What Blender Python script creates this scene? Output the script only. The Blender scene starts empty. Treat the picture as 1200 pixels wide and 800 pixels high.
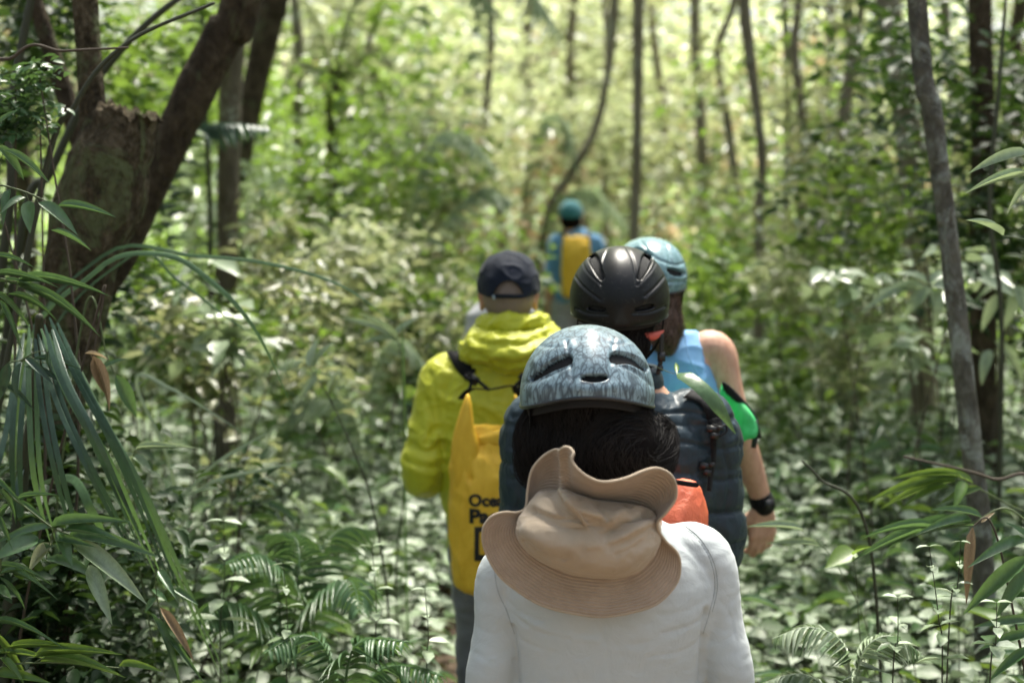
import bpy, bmesh, math, random
import numpy as np
from mathutils import Vector, noise as mnoise, bvhtree
random.seed(7); RNG = np.random.default_rng(7)
SC = bpy.context.scene
COL = SC.collection
R = math.radians

# ------------------------------------------------------------------ camera
CAM_Z, PITCH, FPX = 1.82, R(6.23), 50/36*1200
cam = bpy.data.cameras.new('camera'); camo = bpy.data.objects.new('camera', cam); COL.objects.link(camo)
camo.location = (0, 0, CAM_Z); camo.rotation_euler = (R(90)-PITCH, 0, 0)
cam.lens = 50; cam.sensor_width = 36; cam.clip_end = 500; cam.clip_start = .05
cam.dof.use_dof = True; cam.dof.focus_distance = 2.85; cam.dof.aperture_fstop = 2.3
SC.camera = camo
# ------------------------------------------------------------------ light
SUN_EL, SUN_AZ = R(67), R(18)          # high, ahead and a little to the right of the view (+Y)
w = bpy.data.worlds.new('World'); SC.world = w; w.use_nodes = True
nt = w.node_tree; bg = nt.nodes['Background']
sky = nt.nodes.new('ShaderNodeTexSky'); sky.sky_type = 'NISHITA'; sky.sun_disc = False
sky.sun_elevation = SUN_EL; sky.sun_rotation = SUN_AZ; sky.air_density = 1.0; sky.dust_density = 4.0; sky.ozone_density = .7
hs = nt.nodes.new('ShaderNodeHueSaturation'); hs.inputs['Saturation'].default_value = .55; nt.links.new(sky.outputs[0], hs.inputs['Color']); nt.links.new(hs.outputs[0], bg.inputs[0]); bg.inputs[1].default_value = .07
sun = bpy.data.lights.new('sun', 'SUN'); suno = bpy.data.objects.new('sun', sun); COL.objects.link(suno)
sun.energy = 5.0; sun.angle = R(18); sun.color = (1, .95, .84)
sd = Vector((math.sin(SUN_AZ)*math.cos(SUN_EL), math.cos(SUN_AZ)*math.cos(SUN_EL), math.sin(SUN_EL)))
suno.rotation_euler = sd.to_track_quat('Z', 'Y').to_euler(); suno.location = (0, 0, 20)
SC.view_settings.view_transform = 'Standard'; SC.view_settings.look = 'None'
SC.view_settings.exposure = 2.5; SC.view_settings.gamma = 1
SC.render.engine = 'CYCLES'
SC.cycles.max_bounces = 8; SC.cycles.diffuse_bounces = 4; SC.cycles.transmission_bounces = 4; SC.cycles.glossy_bounces = 3
SC.cycles.transparent_max_bounces = 4; SC.cycles.sample_clamp_indirect = 4.0
SC.cycles.use_denoising = True

# ------------------------------------------------------------------ camera geometry (photo pixels <-> metres)
CP, SP = math.cos(PITCH), math.sin(PITCH)
def AT(px, py, Y):
    a, b = (px-600)/FPX, (400-py)/FPX
    ry = CP + b*SP; rz = -SP + b*CP
    t = Y/ry
    return np.array((a*t, Y, CAM_Z+rz*t))
def PX(V):
    V = np.asarray(V, float).reshape(-1, 3); d = V - np.array((0, 0, CAM_Z))
    f = d[:, 1]*CP - d[:, 2]*SP; u = d[:, 1]*SP + d[:, 2]*CP
    return np.stack([600+FPX*d[:, 0]/f, 400-FPX*u/f], 1)
def gz(x, y):
    s = np.clip((np.asarray(y, float)-15)/40, 0, 1)
    return 7*s*s*(3-2*s) + .05*np.sin(np.asarray(x)*.9+1)*np.sin(np.asarray(y)*.7)*np.clip(np.abs(x)-.6, 0, 1)

# ------------------------------------------------------------------ mesh helpers
def tag(o, label=None, cat=None, group=None, kind=None):
    if label: o['label'] = label
    if cat: o['category'] = cat
    if group: o['group'] = group
    if kind: o['kind'] = kind
    return o
def root_loc(p):
    l = np.zeros(3)
    while p is not None:
        l = l + np.array(p.location); p = p.parent
    return l
def thing(name, loc, label, cat, group=None):
    o = bpy.data.objects.new(name, None); COL.objects.link(o); o.location = tuple(float(v) for v in loc)
    o.empty_display_size = .1
    return tag(o, label, cat, group)
def mesh_obj(name, V, F, mats, parent=None, smooth=True, loc=None, midx=None, uv=None):
    """V world coordinates; F an (n,k) array or a list of such arrays / faces"""
    V = np.asarray(V, np.float32).reshape(-1, 3)
    off = root_loc(parent) if parent is not None else (np.array(loc, float) if loc is not None else np.zeros(3))
    me = bpy.data.meshes.new(name)
    if isinstance(F, np.ndarray): F = [F]
    if len(F) and isinstance(F[0], np.ndarray) and F[0].ndim == 2:
        Fs = [f for f in F if len(f)]
        li = np.concatenate([f.reshape(-1) for f in Fs]).astype(np.int32)
        tot = np.concatenate([np.full(len(f), f.shape[1]) for f in Fs]).astype(np.int32)
    else:
        li = np.fromiter((i for f in F for i in f), np.int32); tot = np.array([len(f) for f in F], np.int32)
    st = np.concatenate([[0], np.cumsum(tot)[:-1]]).astype(np.int32)
    me.vertices.add(len(V)); me.vertices.foreach_set('co', (V-off.astype(np.float32)).reshape(-1))
    me.loops.add(len(li)); me.loops.foreach_set('vertex_index', li)
    me.polygons.add(len(tot)); me.polygons.foreach_set('loop_start', st)
    try: me.polygons.foreach_set('loop_total', tot)
    except Exception: pass
    if not isinstance(mats, (list, tuple)): mats = [mats]
    for m in mats: me.materials.append(m)
    if midx is not None: me.polygons.foreach_set('material_index', np.asarray(midx, np.int32))
    if smooth: me.polygons.foreach_set('use_smooth', np.ones(len(tot), bool))
    if uv is not None:
        ul = me.uv_layers.new(name='UVMap'); ul.data.foreach_set('uv', np.asarray(uv, np.float32)[li].reshape(-1))
    me.update(calc_edges=True); me.validate()
    o = bpy.data.objects.new(name, me); COL.objects.link(o)
    if parent is not None: o.parent = parent
    elif loc is not None: o.location = tuple(off)
    return o
def catmull(P, n):
    P = np.asarray(P, float); m = len(P)
    if m == 2:
        t = np.linspace(0, 1, n)[:, None]; return P[0]*(1-t)+P[1]*t
    A = np.vstack([2*P[0]-P[1], P, 2*P[-1]-P[-2]])
    out = []
    for s in np.linspace(0, m-1-1e-9, n):
        i = int(s); t = s-i; p0, p1, p2, p3 = A[i:i+4]
        out.append(.5*((2*p1)+(-p0+p2)*t+(2*p0-5*p1+4*p2-p3)*t*t+(-p0+3*p1-3*p2+p3)*t**3))
    return np.array(out)
def closed_catmull(P, n):
    P = np.asarray(P, float); m = len(P); out = []
    for s in np.linspace(0, m, n, endpoint=False):
        i = int(s); t = s-i; p0, p1, p2, p3 = P[(i-1) % m], P[i % m], P[(i+1) % m], P[(i+2) % m]
        out.append(.5*((2*p1)+(-p0+p2)*t+(2*p0-5*p1+4*p2-p3)*t*t+(-p0+3*p1-3*p2+p3)*t**3))
    return np.array(out)
def ring_faces(nr, ns, closed_caps=True, base=0):
    i = np.arange(nr-1)[:, None]; j = np.arange(ns)[None, :]; k = (j+1) % ns
    F = np.stack([i*ns+j, i*ns+k, (i+1)*ns+k, (i+1)*ns+j], -1).reshape(-1, 4)+base
    fs = [list(f) for f in F]
    if closed_caps:
        fs.append(list(range(base+ns-1, base-1, -1))); fs.append(list(range(base+(nr-1)*ns, base+nr*ns)))
    return fs
def limb(pts, radii, ns=14, n=None, caps=True, flat=1.0, flat_axis=None):
    """round tube through pts with radii, hemispherical ends; flat squashes it along flat_axis"""
    n = n or 6*len(pts)
    D = catmull(np.hstack([np.asarray(pts, float), np.asarray(radii, float)[:, None]]), n)
    P, Rr = D[:, :3], np.maximum(D[:, 3], 1e-4)
    T = np.gradient(P, axis=0); T /= np.linalg.norm(T, axis=1)[:, None]+1e-12
    if caps:
        k = 4; a = np.linspace(0, math.pi/2, k+1)[1:]
        s = [(P[0]-T[0]*Rr[0]*math.sin(x), Rr[0]*max(math.cos(x), .02), T[0]) for x in a[::-1]]
        e = [(P[-1]+T[-1]*Rr[-1]*math.sin(x), Rr[-1]*max(math.cos(x), .02), T[-1]) for x in a]
        P = np.vstack([[x[0] for x in s], P, [x[0] for x in e]]); Rr = np.concatenate([[x[1] for x in s], Rr, [x[1] for x in e]])
        T = np.vstack([[x[2] for x in s], T, [x[2] for x in e]])
    u = np.cross(T[0], (0, 0, 1.)) if abs(T[0][2]) < .9 else np.cross(T[0], (0, 1., 0)); u /= np.linalg.norm(u)
    V = []; a = np.linspace(0, 2*math.pi, ns, endpoint=False)
    fa = None if flat_axis is None else np.array(flat_axis, float)/np.linalg.norm(flat_axis)
    for p, r, t in zip(P, Rr, T):
        u = u - t*np.dot(u, t); u /= np.linalg.norm(u); v = np.cross(t, u)
        q = r*(np.cos(a)[:, None]*u+np.sin(a)[:, None]*v)
        if fa is not None: q = q-(1-flat)*(q@fa)[:, None]*fa
        V.append(p+q)
    return np.vstack(V), ring_faces(len(P), ns)
def zloft(rows, ns=40, n=None):
    """rows of (z, cx, cy, rx, ry, power): stacked superellipse sections"""
    n = n or 5*len(rows); D = catmull(np.array(rows, float), n); V = []
    a = np.linspace(0, 2*math.pi, ns, endpoint=False)
    for z, cx, cy, rx, ry, p in D:
        c, s = np.cos(a), np.sin(a); e = 2/p
        V.append(np.stack([cx+rx*np.sign(c)*np.abs(c)**e, cy+ry*np.sign(s)*np.abs(s)**e, np.full(ns, z)], 1))
    return np.vstack(V), ring_faces(len(D), ns)
def ellipsoid(c, r, nu=24, nv=16, rot=None):
    V = []
    for i in range(nv+1):
        th = max(.02, min(math.pi-.02, math.pi*i/nv))
        for k in range(nu):
            ph = 2*math.pi*k/nu; V.append((math.sin(th)*math.cos(ph), math.sin(th)*math.sin(ph), -math.cos(th)))
    V = np.array(V)*np.array(r)
    if rot is not None:
        from mathutils import Euler
        M = np.array(Euler(rot).to_matrix()); V = V@M.T
    return V+np.array(c), ring_faces(nv+1, nu)
def boxm(c, s, rot=None):
    V = np.array([(x, y, z) for x in (-1, 1) for y in (-1, 1) for z in (-1, 1)], float)*np.array(s)/2
    if rot is not None:
        from mathutils import Euler
        V = V@np.array(Euler(rot).to_matrix()).T
    F = [[0, 1, 3, 2], [4, 6, 7, 5], [0, 4, 5, 1], [2, 3, 7, 6], [0, 2, 6, 4], [1, 5, 7, 3]]
    return V+np.array(c), F
def join(parts):
    Vs, Fs, b = [], [], 0
    for V, F in parts:
        Vs.append(V); Fs += [[int(i)+b for i in f] for f in F]; b += len(V)
    return np.vstack(Vs), Fs
def remesh(parts, voxel=.006, smooth=4, sf=.5):
    """voxel union of closed pieces -> one continuous surface (V, F)"""
    V, F = join(parts)
    o = mesh_obj('tmp', V, F, [], smooth=False)
    m = o.modifiers.new('r', 'REMESH'); m.mode = 'VOXEL'; m.voxel_size = voxel
    if smooth:
        s = o.modifiers.new('s', 'SMOOTH'); s.iterations = smooth; s.factor = sf
    dg = bpy.context.evaluated_depsgraph_get(); e = o.evaluated_get(dg); me = e.to_mesh()
    nv = len(me.vertices); co = np.empty(nv*3, np.float32); me.vertices.foreach_get('co', co)
    npo = len(me.polygons); li = np.empty(len(me.loops), np.int32); me.loops.foreach_get('vertex_index', li)
    tt = np.empty(npo, np.int32); me.polygons.foreach_get('loop_total', tt)
    e.to_mesh_clear(); me0 = o.data; bpy.data.objects.remove(o); bpy.data.meshes.remove(me0)
    assert npo and (tt == 4).all()
    return co.reshape(-1, 3).astype(float), li.reshape(-1, 4)
def vnormals(V, F):
    a, b, c, d = (V[F[:, i]] for i in range(4)); fn = np.cross(c-a, d-b)
    N = np.zeros_like(V)
    for i in range(4): np.add.at(N, F[:, i], fn)
    return N/(np.linalg.norm(N, axis=1)[:, None]+1e-12)
def nz(V, sc, off=0.):
    S = np.asarray(V, float)*np.asarray(sc, float)+off
    return np.array([mnoise.noise(v) for v in S.tolist()])
def facing(V, N):
    d = np.array((0, 0, CAM_Z))-V; d /= np.linalg.norm(d, axis=1)[:, None]
    return np.clip((N*d).sum(1)*3, 0, 1)
def seg_dist(P, pts):
    d = np.full(len(P), 1e9)
    for a, b in zip(pts[:-1], pts[1:]):
        a = np.array(a, float); b = np.array(b, float); ab = b-a
        t = np.clip(((P-a)@ab)/(ab@ab+1e-9), 0, 1); d = np.minimum(d, np.linalg.norm(P-(a+t[:, None]*ab), axis=1))
    return d
def fold(V, N, lines, P=None):
    """press creases (depth>0) or raise ridges (<0) along polylines given where the photo shows them"""
    if P is None: P = PX(V)
    f = facing(V, N); V = V.copy()
    for pts, depth, wid in lines:
        if len(pts) > 2: pts = catmull(pts, 4*len(pts))
        g = np.exp(-(seg_dist(P, pts)/wid)**2); V -= N*(depth*g*f)[:, None]
    return V
def crumple(V, N, amp, sc, sharp=2.0, off=0.):
    a = 1-np.abs(nz(V, sc, off))*2.2; a = np.clip(a, 0, 1)**sharp
    return V+N*(amp*a)[:, None]

# ------------------------------------------------------------------ materials
def newmat(name):
    m = bpy.data.materials.new(name); m.use_nodes = True; t = m.node_tree
    return m, t, t.nodes['Principled BSDF']
def ramp(t, src, stops):
    r = t.nodes.new('ShaderNodeValToRGB'); e = r.color_ramp.elements
    while len(e) < len(stops): e.new(.5)
    for x, (p, c) in zip(e, stops): x.position = p; x.color = (*c, 1)
    t.links.new(src, r.inputs[0]); return r.outputs[0]
def noise_node(t, scale, detail=4, rough=.6, vec=None, dist=0):
    n = t.nodes.new('ShaderNodeTexNoise'); n.inputs['Scale'].default_value = scale; n.inputs['Detail'].default_value = detail
    n.inputs['Roughness'].default_value = rough; n.inputs['Distortion'].default_value = dist
    if vec is not None: t.links.new(vec, n.inputs['Vector'])
    return n.outputs[0]
def mapped(t, scale=(1, 1, 1), rot=(0, 0, 0), kind='Object'):
    c = t.nodes.new('ShaderNodeTexCoord'); m = t.nodes.new('ShaderNodeMapping'); m.inputs['Scale'].default_value = scale
    m.inputs['Rotation'].default_value = rot; t.links.new(c.outputs[kind], m.inputs[0]); return m.outputs[0]
def bump(t, src, b, strength, dist=.004, prev=None):
    n = t.nodes.new('ShaderNodeBump'); n.inputs['Strength'].default_value = strength; n.inputs['Distance'].default_value = dist
    t.links.new(src, n.inputs['Height'])
    if prev is not None: t.links.new(prev, n.inputs['Normal'])
    t.links.new(n.outputs[0], b.inputs['Normal']); return n.outputs[0]
def cloth(name, c1, c2, rough=.8, weave=900, wb=.15, big=6, sheen=.2, bs=.5, stretch=(1, 1, 1), spec=.3):
    m, t, b = newmat(name); v = mapped(t, stretch)
    n = noise_node(t, big, 5, .65, v, .4)
    t.links.new(ramp(t, n, [(.3, c1), (.7, c2)]), b.inputs['Base Color'])
    b.inputs['Roughness'].default_value = rough; b.inputs['Specular IOR Level'].default_value = spec
    b.inputs['Sheen Weight'].default_value = sheen
    p = bump(t, noise_node(t, big*4, 6, .6, v, .8), b, bs, .006)
    bump(t, noise_node(t, weave, 2), b, wb, .0006, p)
    return m
def plastic(name, c, rough=.4, spec=.5, bumps=.05):
    m, t, b = newmat(name); n = noise_node(t, 30, 5)
    t.links.new(ramp(t, n, [(.3, tuple(x*.8 for x in c)), (.7, tuple(min(1, x*1.15) for x in c))]), b.inputs['Base Color'])
    b.inputs['Roughness'].default_value = rough; b.inputs['Specular IOR Level'].default_value = spec
    bump(t, noise_node(t, 260, 3), b, bumps, .001)
    return m
def leafmat(name, cols, rough=.38, trans=.35, tcol=(.30, .42, .06), spec=.5, veins=0, coat=0.0, under=None):
    """leaf blade: colour varies leaf by leaf, light passes through it"""
    m, t, b = newmat(name)
    g = t.nodes.new('ShaderNodeNewGeometry')
    stops = [(i/(len(cols)-1), c) for i, c in enumerate(cols)]
    c = ramp(t, g.outputs['Random Per Island'], stops)
    mx = t.nodes.new('ShaderNodeMixRGB'); mx.blend_type = 'MULTIPLY'; mx.inputs[0].default_value = .6
    t.links.new(c, mx.inputs[1]); t.links.new(ramp(t, noise_node(t, 14, 4), [(.3, (.55, .55, .5)), (.65, (1.15, 1.15, 1.1))]), mx.inputs[2])
    t.links.new(mx.outputs[0], b.inputs['Base Color'])
    b.inputs['Roughness'].default_value = rough; b.inputs['Specular IOR Level'].default_value = spec
    b.inputs['Coat Weight'].default_value = coat; b.inputs['Coat Roughness'].default_value = .25
    if veins: bump(t, noise_node(t, veins, 2, .5, mapped(t, (1, 1, 1))), b, .35, .003)
    tr = t.nodes.new('ShaderNodeBsdfTranslucent'); mt = t.nodes.new('ShaderNodeMixRGB'); mt.blend_type = 'MIX'; mt.inputs[0].default_value = .55
    t.links.new(mx.outputs[0], mt.inputs[1]); mt.inputs[2].default_value = (*tcol, 1); t.links.new(mt.outputs[0], tr.inputs[0])
    ms = t.nodes.new('ShaderNodeMixShader'); ms.inputs[0].default_value = trans
    t.links.new(b.outputs[0], ms.inputs[1]); t.links.new(tr.outputs[0], ms.inputs[2])
    t.links.new(ms.outputs[0], t.nodes['Material Output'].inputs[0])
    return m
def barkmat(name, c1, c2, c3, sc=12, lichen=.0, lc=(.35, .38, .30), vs=.4):
    m, t, b = newmat(name); v = mapped(t, (1, 1, vs))
    n = noise_node(t, sc, 8, .7, v, .5)
    col = ramp(t, n, [(.3, c1), (.5, c2), (.72, c3)])
    if lichen:
        mx = t.nodes.new('ShaderNodeMixRGB'); f = ramp(t, noise_node(t, 7, 6, .7, mapped(t, (1, 1, .8)), 1), [(.62-lichen, (0, 0, 0)), (.68-lichen*.6, (1, 1, 1))])
        t.links.new(f, mx.inputs[0]); t.links.new(col, mx.inputs[1]); mx.inputs[2].default_value = (*lc, 1); col = mx.outputs[0]
    t.links.new(col, b.inputs['Base Color']); b.inputs['Roughness'].default_value = .9; b.inputs['Specular IOR Level'].default_value = .2
    vo = t.nodes.new('ShaderNodeTexVoronoi'); vo.inputs['Scale'].default_value = sc*2.2; t.links.new(v, vo.inputs['Vector'])
    p = bump(t, n, b, 1., .035); bump(t, vo.outputs['Distance'], b, .8, .014, p)
    return m
def skinmat(name, c):
    m, t, b = newmat(name); n = noise_node(t, 26, 8, .75)
    t.links.new(ramp(t, n, [(.32, (c[0]*.80, c[1]*.68, c[2]*.62)), (.5, c), (.68, (min(1, c[0]*1.12), c[1]*1.10, c[2]*1.12))]), b.inputs['Base Color'])
    b.inputs['Roughness'].default_value = .55; b.inputs['Subsurface Weight'].default_value = .12; b.inputs['Subsurface Radius'].default_value = (.02, .008, .004)
    b.inputs['Subsurface Scale'].default_value = .5
    bump(t, noise_node(t, 320, 4), b, .12, .0015)
    return m

# ------------------------------------------------------------------ leaf geometry
def T_ell(fold_=.18, droop=.12):
    x = [0, .22, .22, .28, .6, .6, .62, .82, .82, .84, 1]
    y = [0, .36, -.36, 0, .5, -.5, 0, .27, -.27, 0, 0]
    V = np.array([(a, b, abs(b)*fold_*2-droop*a*a) for a, b in zip(x, y)])
    F = [[0, 3, 1], [0, 2, 3], [1, 3, 6, 4], [2, 5, 6, 3], [4, 6, 9, 7], [5, 8, 9, 6], [7, 9, 10], [8, 10, 9]]
    return V, F
def T_quad(fold_=.2, droop=.1):
    V = np.array([(0, 0, 0), (.45, .5, fold_*.5), (1, 0, -droop), (.45, -.5, fold_*.5)]); return V, [[0, 3, 2], [0, 2, 1]]
def T_blade(n=7, droop=.35, fold_=.25, shape='bamboo'):
    V, F = [], []
    for i in range(n+1):
        s = i/n
        wd = (math.sin(math.pi*min(1, s**.62))**.9 if shape == 'bamboo' else min(1, s*6+.25)*(1-s**3))
        if i == n: wd = .02
        if i == 0: wd = .12
        z = -droop*s*s
        V += [(s*(1-.18*droop*s), .5*wd, z+fold_*.5*wd), (s*(1-.18*droop*s), 0, z), (s*(1-.18*droop*s), -.5*wd, z+fold_*.5*wd)]
        if i: b = 3*i; F += [[b-3, b-2, b+1, b], [b-2, b-1, b+2, b+1]]
    return np.array(V), F
def leaves(tpl, P, D, U, L, W):
    """instances of a leaf template: base P, direction D, upward hint U, length L, width W"""
    TV, TF = tpl; P, D, U = (np.asarray(a, float) for a in (P, D, U)); n = len(P)
    D = D/(np.linalg.norm(D, axis=1)[:, None]+1e-9)
    S = np.cross(U, D); S /= np.linalg.norm(S, axis=1)[:, None]+1e-9; N = np.cross(D, S)
    L = np.broadcast_to(L, n)[:, None, None]; W = np.broadcast_to(W, n)[:, None, None]
    V = P[:, None]+D[:, None]*TV[None, :, 0:1]*L+S[:, None]*TV[None, :, 1:2]*W+N[:, None]*TV[None, :, 2:3]*L
    k = len(TV); V = V.reshape(-1, 3); out = []
    for m in (3, 4):
        f = np.array([x for x in TF if len(x) == m], int)
        if len(f): out.append((f[None]+(np.arange(n)*k)[:, None, None]).reshape(-1, m))
    return V, out
def merge_arr(items):
    Vs, T3, T4, b = [], [], [], 0
    for V, Fs in items:
        Vs.append(V)
        for f in Fs:
            f = np.asarray(f)
            if f.size: (T3 if f.shape[1] == 3 else T4).append(f+b)
        b += len(V)
    return np.vstack(Vs), [np.vstack(x) for x in (T3, T4) if x]
def tubes_arr(paths, radii, ns=5):
    """many thin stems at once"""
    items = []
    for p, r in zip(paths, radii):
        n = len(p); rr = np.linspace(r, r*.35, n); V, F = limb(p, rr, ns, n, caps=False)
        items.append((V, [np.array(F[:-2])]))
    return merge_arr(items)

# ================================================================== materials in use
M = {}
M['bark_dark'] = barkmat('bark_dark', (.022, .016, .010), (.060, .045, .028), (.13, .10, .065), 20, .05, (.09, .10, .05), .6)
M['bark_mossy'] = barkmat('bark_mossy', (.016, .012, .007), (.075, .058, .034), (.22, .18, .12), 26, .12, (.13, .15, .07), .75)
M['bark_pale'] = barkmat('bark_pale', (.07, .058, .04), (.14, .12, .085), (.23, .20, .15), 14, .05)
M['bark_grey'] = barkmat('bark_grey', (.05, .048, .038), (.12, .115, .095), (.22, .22, .19), 18, .11, (.30, .33, .30), .6)
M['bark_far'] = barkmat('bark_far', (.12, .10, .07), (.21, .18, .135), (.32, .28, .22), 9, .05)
M['stem'] = plastic('stem_green', (.07, .10, .035), .6)
M['stem_dark'] = plastic('stem_dark', (.035, .04, .02), .6)
M['twig'] = plastic('twig_brown', (.06, .045, .03), .8)
M['ug'] = leafmat('leaf_undergrowth_sheen', [(.03, .075, .018), (.09, .15, .06), (.24, .31, .19), (.05, .10, .03), (.38, .45, .34), (.16, .23, .12), (.46, .52, .43), (.26, .34, .22), (.36, .42, .33)], .46, .2, (.30, .38, .20), spec=.4, coat=.05)  # paler stops put the sky's sheen on the leaves into their base colour
M['ug2'] = leafmat('leaf_undergrowth_green', [(.04, .09, .02), (.08, .16, .03), (.12, .20, .04)], .4, .35)
M['bright'] = leafmat('leaf_bright', [(.025, .07, .01), (.06, .13, .018), (.10, .18, .03), (.16, .24, .05), (.05, .10, .02)], .4, .42, (.30, .46, .06))
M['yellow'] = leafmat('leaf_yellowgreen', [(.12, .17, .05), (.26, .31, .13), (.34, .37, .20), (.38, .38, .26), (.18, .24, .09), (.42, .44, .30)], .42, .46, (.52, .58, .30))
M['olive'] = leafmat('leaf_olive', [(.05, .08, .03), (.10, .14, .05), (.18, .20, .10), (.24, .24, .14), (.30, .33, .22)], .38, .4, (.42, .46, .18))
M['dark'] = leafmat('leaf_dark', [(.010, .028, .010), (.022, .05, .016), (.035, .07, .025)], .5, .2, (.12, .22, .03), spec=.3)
M['dry'] = leafmat('leaf_dry', [(.24, .16, .09), (.38, .28, .18), (.48, .40, .28), (.30, .19, .11)], .7, .3, (.5, .33, .15), spec=.25)
M['pale'] = leafmat('leaf_pale', [(.20, .27, .17), (.28, .35, .24), (.16, .24, .13)], .35, .3, (.4, .5, .2), spec=.6, coat=.3)
M['blade'] = leafmat('leaf_blade', [(.035, .09, .035), (.055, .12, .05), (.08, .15, .07), (.05, .11, .04)], .36, .25, (.22, .38, .08), spec=.5, veins=60)
M['palm'] = leafmat('leaf_palm', [(.018, .05, .032), (.03, .07, .045), (.045, .085, .055)], .4, .12, (.1, .2, .06), spec=.5, veins=60)
M['litter'] = leafmat('leaf_litter', [(.10, .06, .035), (.18, .11, .06), (.26, .18, .10), (.08, .05, .03)], .75, .1, spec=.25)

# ================================================================== ground, path
def ground():
    xs = np.concatenate([np.linspace(-90, -8, 20), np.linspace(-7.5, 7.5, 90), np.linspace(8, 90, 20)])
    ys = np.concatenate([np.linspace(-60, -2, 12), np.linspace(-1.5, 16, 100), np.linspace(17, 160, 70)])
    X, Y = np.meshgrid(xs, ys); Z = gz(X, Y)
    V = np.stack([X, Y, Z], -1).reshape(-1, 3); nx = len(xs)
    i = np.arange(len(ys)-1)[:, None]; j = np.arange(nx-1)[None]
    F = np.stack([i*nx+j, i*nx+j+1, (i+1)*nx+j+1, (i+1)*nx+j], -1).reshape(-1, 4)
    m, t, b = newmat('forest_soil')
    n = noise_node(t, 3, 10, .7)
    t.links.new(ramp(t, n, [(.3, (.035, .024, .015)), (.5, (.075, .052, .032)), (.7, (.14, .10, .065))]), b.inputs['Base Color'])
    b.inputs['Roughness'].default_value = .95; bump(t, noise_node(t, 30, 8, .7), b, .8, .03)
    tag(mesh_obj('ground', V, F, m), kind='structure')
PCY = [0, 2.6, 3.4, 4.2, 6, 11, 16, 22]; PCX = [.1, .15, .28, .2, .15, .5, .45, .6]; PCW = [.42, .40, .45, .62, .45, .38, .35, .3]
def pathx(y): return np.interp(y, PCY, PCX)
def pathw(y): return np.interp(y, PCY, PCW)
def path():
    ys = np.linspace(-1, 22, 120); V = []
    for y in ys:
        for k in range(9):
            u = k/4-1; x = pathx(y)+u*(pathw(y)+.05*math.sin(y*3)+.03*math.sin(y*7+k)); V.append((x, y, float(gz(x, y))+.006+.012*(1-u*u)))
    i = np.arange(119)[:, None]; j = np.arange(8)[None]
    F = np.stack([i*9+j, i*9+j+1, (i+1)*9+j+1, (i+1)*9+j], -1).reshape(-1, 4)
    m, t, b = newmat('trodden_earth')
    t.links.new(ramp(t, noise_node(t, 6, 9, .7), [(.3, (.07, .048, .03)), (.7, (.17, .12, .08))]), b.inputs['Base Color'])
    b.inputs['Roughness'].default_value = .95; bump(t, noise_node(t, 40, 8, .7), b, .7, .02)
    tag(mesh_obj('path', np.array(V), F, m), kind='structure')
ground(); path()

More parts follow.
